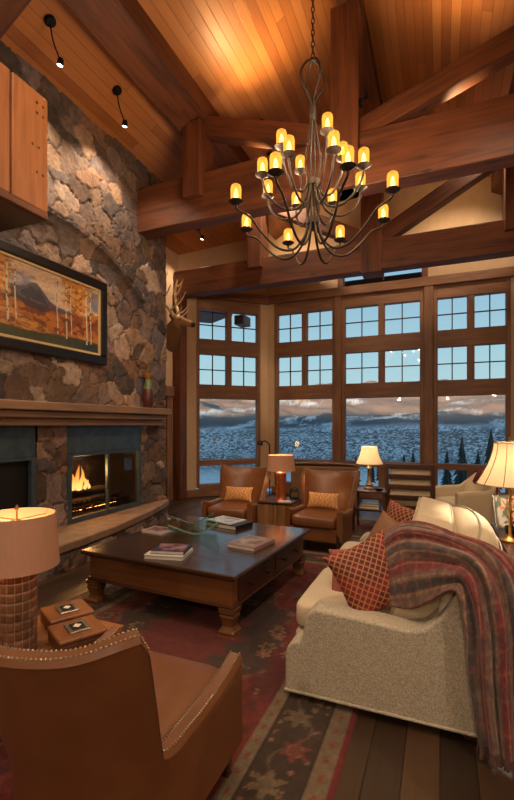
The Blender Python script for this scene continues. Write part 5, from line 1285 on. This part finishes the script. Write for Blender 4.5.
# unseen ridge added behind the house to shade the lower valley
xr = np.linspace(-2600, 1800, 80); prof = np.linspace(0, 1, 14); XX, QQ = np.meshgrid(xr, prof, indexing='ij')
YY = -1500-900*QQ; RZz = -40+(300*np.sin(QQ*PI/2)**0.8)*(0.9+0.2*fbm(XX/500, XX*0, 121))
struct(gridmesh('hills', np.stack([XX, YY, RZz], -1), M['land'], np.zeros(XX.shape+(3,))+L3((120, 118, 116))), 'unseen ridge added behind the house to shade the valley')
pine = plain('pine_needles', (40, 52, 50), 0.95, 0, 2, 0.4)
def conifer(x, y, ztop, h, seed, label):
    t = thing('conifer', label, 'tree', (x, y, ztop-h), 0, 'conifers below the windows')
    rs3 = random.Random(seed); b = MB(); nl = 11
    for k in range(nl):
        q = k/nl; z0_ = h*(0.10+0.88*q); r_ = h*0.17*(1-q)**0.9+0.1; n_ = 14
        vs = []
        for i in range(n_):
            a = 2*PI*i/n_; rr_ = r_*(1.0 if i % 2 else 0.55)*rs3.uniform(0.75, 1.15); vs.append((rr_*math.cos(a), rr_*math.sin(a), z0_-0.05*h*(1 if i % 2 else 0.3)))
        vs.append((0, 0, min(h, z0_+h*0.16))); b.add(vs, [(i, (i+1) % n_, n_) for i in range(n_)]+[tuple(range(n_-1, -1, -1))])
    b.build('foliage', pine, t); MB().lathe([(h*0.02, 0), (h*0.012, h*0.5)], n=8).build('trunk', bark, t, smooth=60)
def dirpos(px, D):
    th = math.atan2(183, 438); u = (px-257)/438.0; return D*(-math.sin(th)+u*math.cos(th)), D*(math.cos(th)+u*math.sin(th))
TR = [(462, 435, 75, 13, 'tall conifer outside the window bay behind the cream lamp'), (491, 427, 62, 14, 'tallest conifer, outside at the right photo edge'), (478, 449, 95, 9, 'short conifer between the two tall ones outside'),
      (413, 449, 100, 10, 'slim conifer outside the middle window, right of the pale lamp'), (404, 453, 115, 8, 'small conifer outside the middle window near its right side'), (380, 453, 120, 8, 'small conifer outside just behind the pale lamp'), (447, 449, 98, 9, 'conifer outside beside the tall one, towards the middle post'), (371, 451, 130, 10, 'distant conifer outside above the pale lamp'), (356, 455, 110, 7, 'small conifer outside at the left of the middle window')]
for k, (px_, ty, D_, h, lb) in enumerate(TR):
    x, y = dirpos(px_, D_); conifer(x, y, 1.6+D_*(425-ty)/438.0, h, k, lb)
# eave of the house outside the angled window
b = MB(); b.prism([(-5.48, 10.05), (-4.62, 9.52), (-5.36, 8.62), (-6.3, 9.3)][::-1], lambda p, t: (p[0], p[1], t), 4.24, 4.5)
struct(b.build('roof_eave', M['timberX']), 'roof eave corner outside the angled window')
struct(MB().box(gx0-0.6, gx1+0.6, 10.3, 10.7, 4.80, 4.98).build('roof_eave', M['darkX'], bevel=0.01), 'dark porch beam outside the clerestory window')
b = MB(); b.box(-4.68, -4.42, 9.75, 10.15, 4.08, 4.3); struct(b.build('roof_eave', M['timberX']), 'rafter tail outside the angled window')

# ------------------------------------------------------------------ fire light, sun, sky
point('fire_light', (XF-0.2, 4.8, 0.95), 14, (1.0, 0.5, 0.16), 0.10)
sl = bpy.data.lights.new('sun', 'SUN'); sl.energy = 6.0; sl.color = (1.0, 0.70, 0.48); sl.angle = 0.02
sun = bpy.data.objects.new('sun', sl); COL.objects.link(sun); sun['kind'] = 'helper'
sd = Vector((0.12, 1.0, -0.052)); sun.rotation_euler = sd.to_track_quat('-Z', 'Y').to_euler(); sun.location = (0, -20, 30)
w = bpy.data.worlds.new('evening_sky'); scene.world = w; w.use_nodes = True; nt = w.node_tree
bg = nt.nodes['Background']; tc = N(nt, 'ShaderNodeTexCoord'); sp = N(nt, 'ShaderNodeSeparateXYZ'); nt.links.new(tc.outputs['Generated'], sp.inputs[0])
r = ramp(nt, [(0.0, lin((120, 140, 160))), (0.02, lin((188, 208, 208))), (0.14, lin((168, 202, 214))), (0.35, lin((140, 176, 204))), (1.0, lin((110, 140, 176)))])
nt.links.new(sp.outputs[2], r.inputs['Fac']); nt.links.new(r.outputs['Color'], bg.inputs['Color']); bg.inputs['Strength'].default_value = 0.54

# ------------------------------------------------------------------ camera and view
cd = bpy.data.cameras.new('camera'); cam = bpy.data.objects.new('camera', cd); COL.objects.link(cam)
cam.location = (0, 0, 1.6); cam.rotation_euler = (PI/2, 0, math.atan2(183, 438))
cd.sensor_fit = 'AUTO'; cd.sensor_width = 36; cd.lens = 438/800*36; cd.shift_y = 25/800; cd.clip_start = 0.05; cd.clip_end = 8000
scene.camera = cam
vs = scene.view_settings; vs.view_transform = 'Standard'; vs.look = 'None'; vs.gamma = 1; vs.use_curve_mapping = False; vs.exposure = 1.15
scene.cycles.use_denoising = True
scene.cycles.max_bounces = 8; scene.cycles.transparent_max_bounces = 16
scene.cycles.sample_clamp_indirect = 6
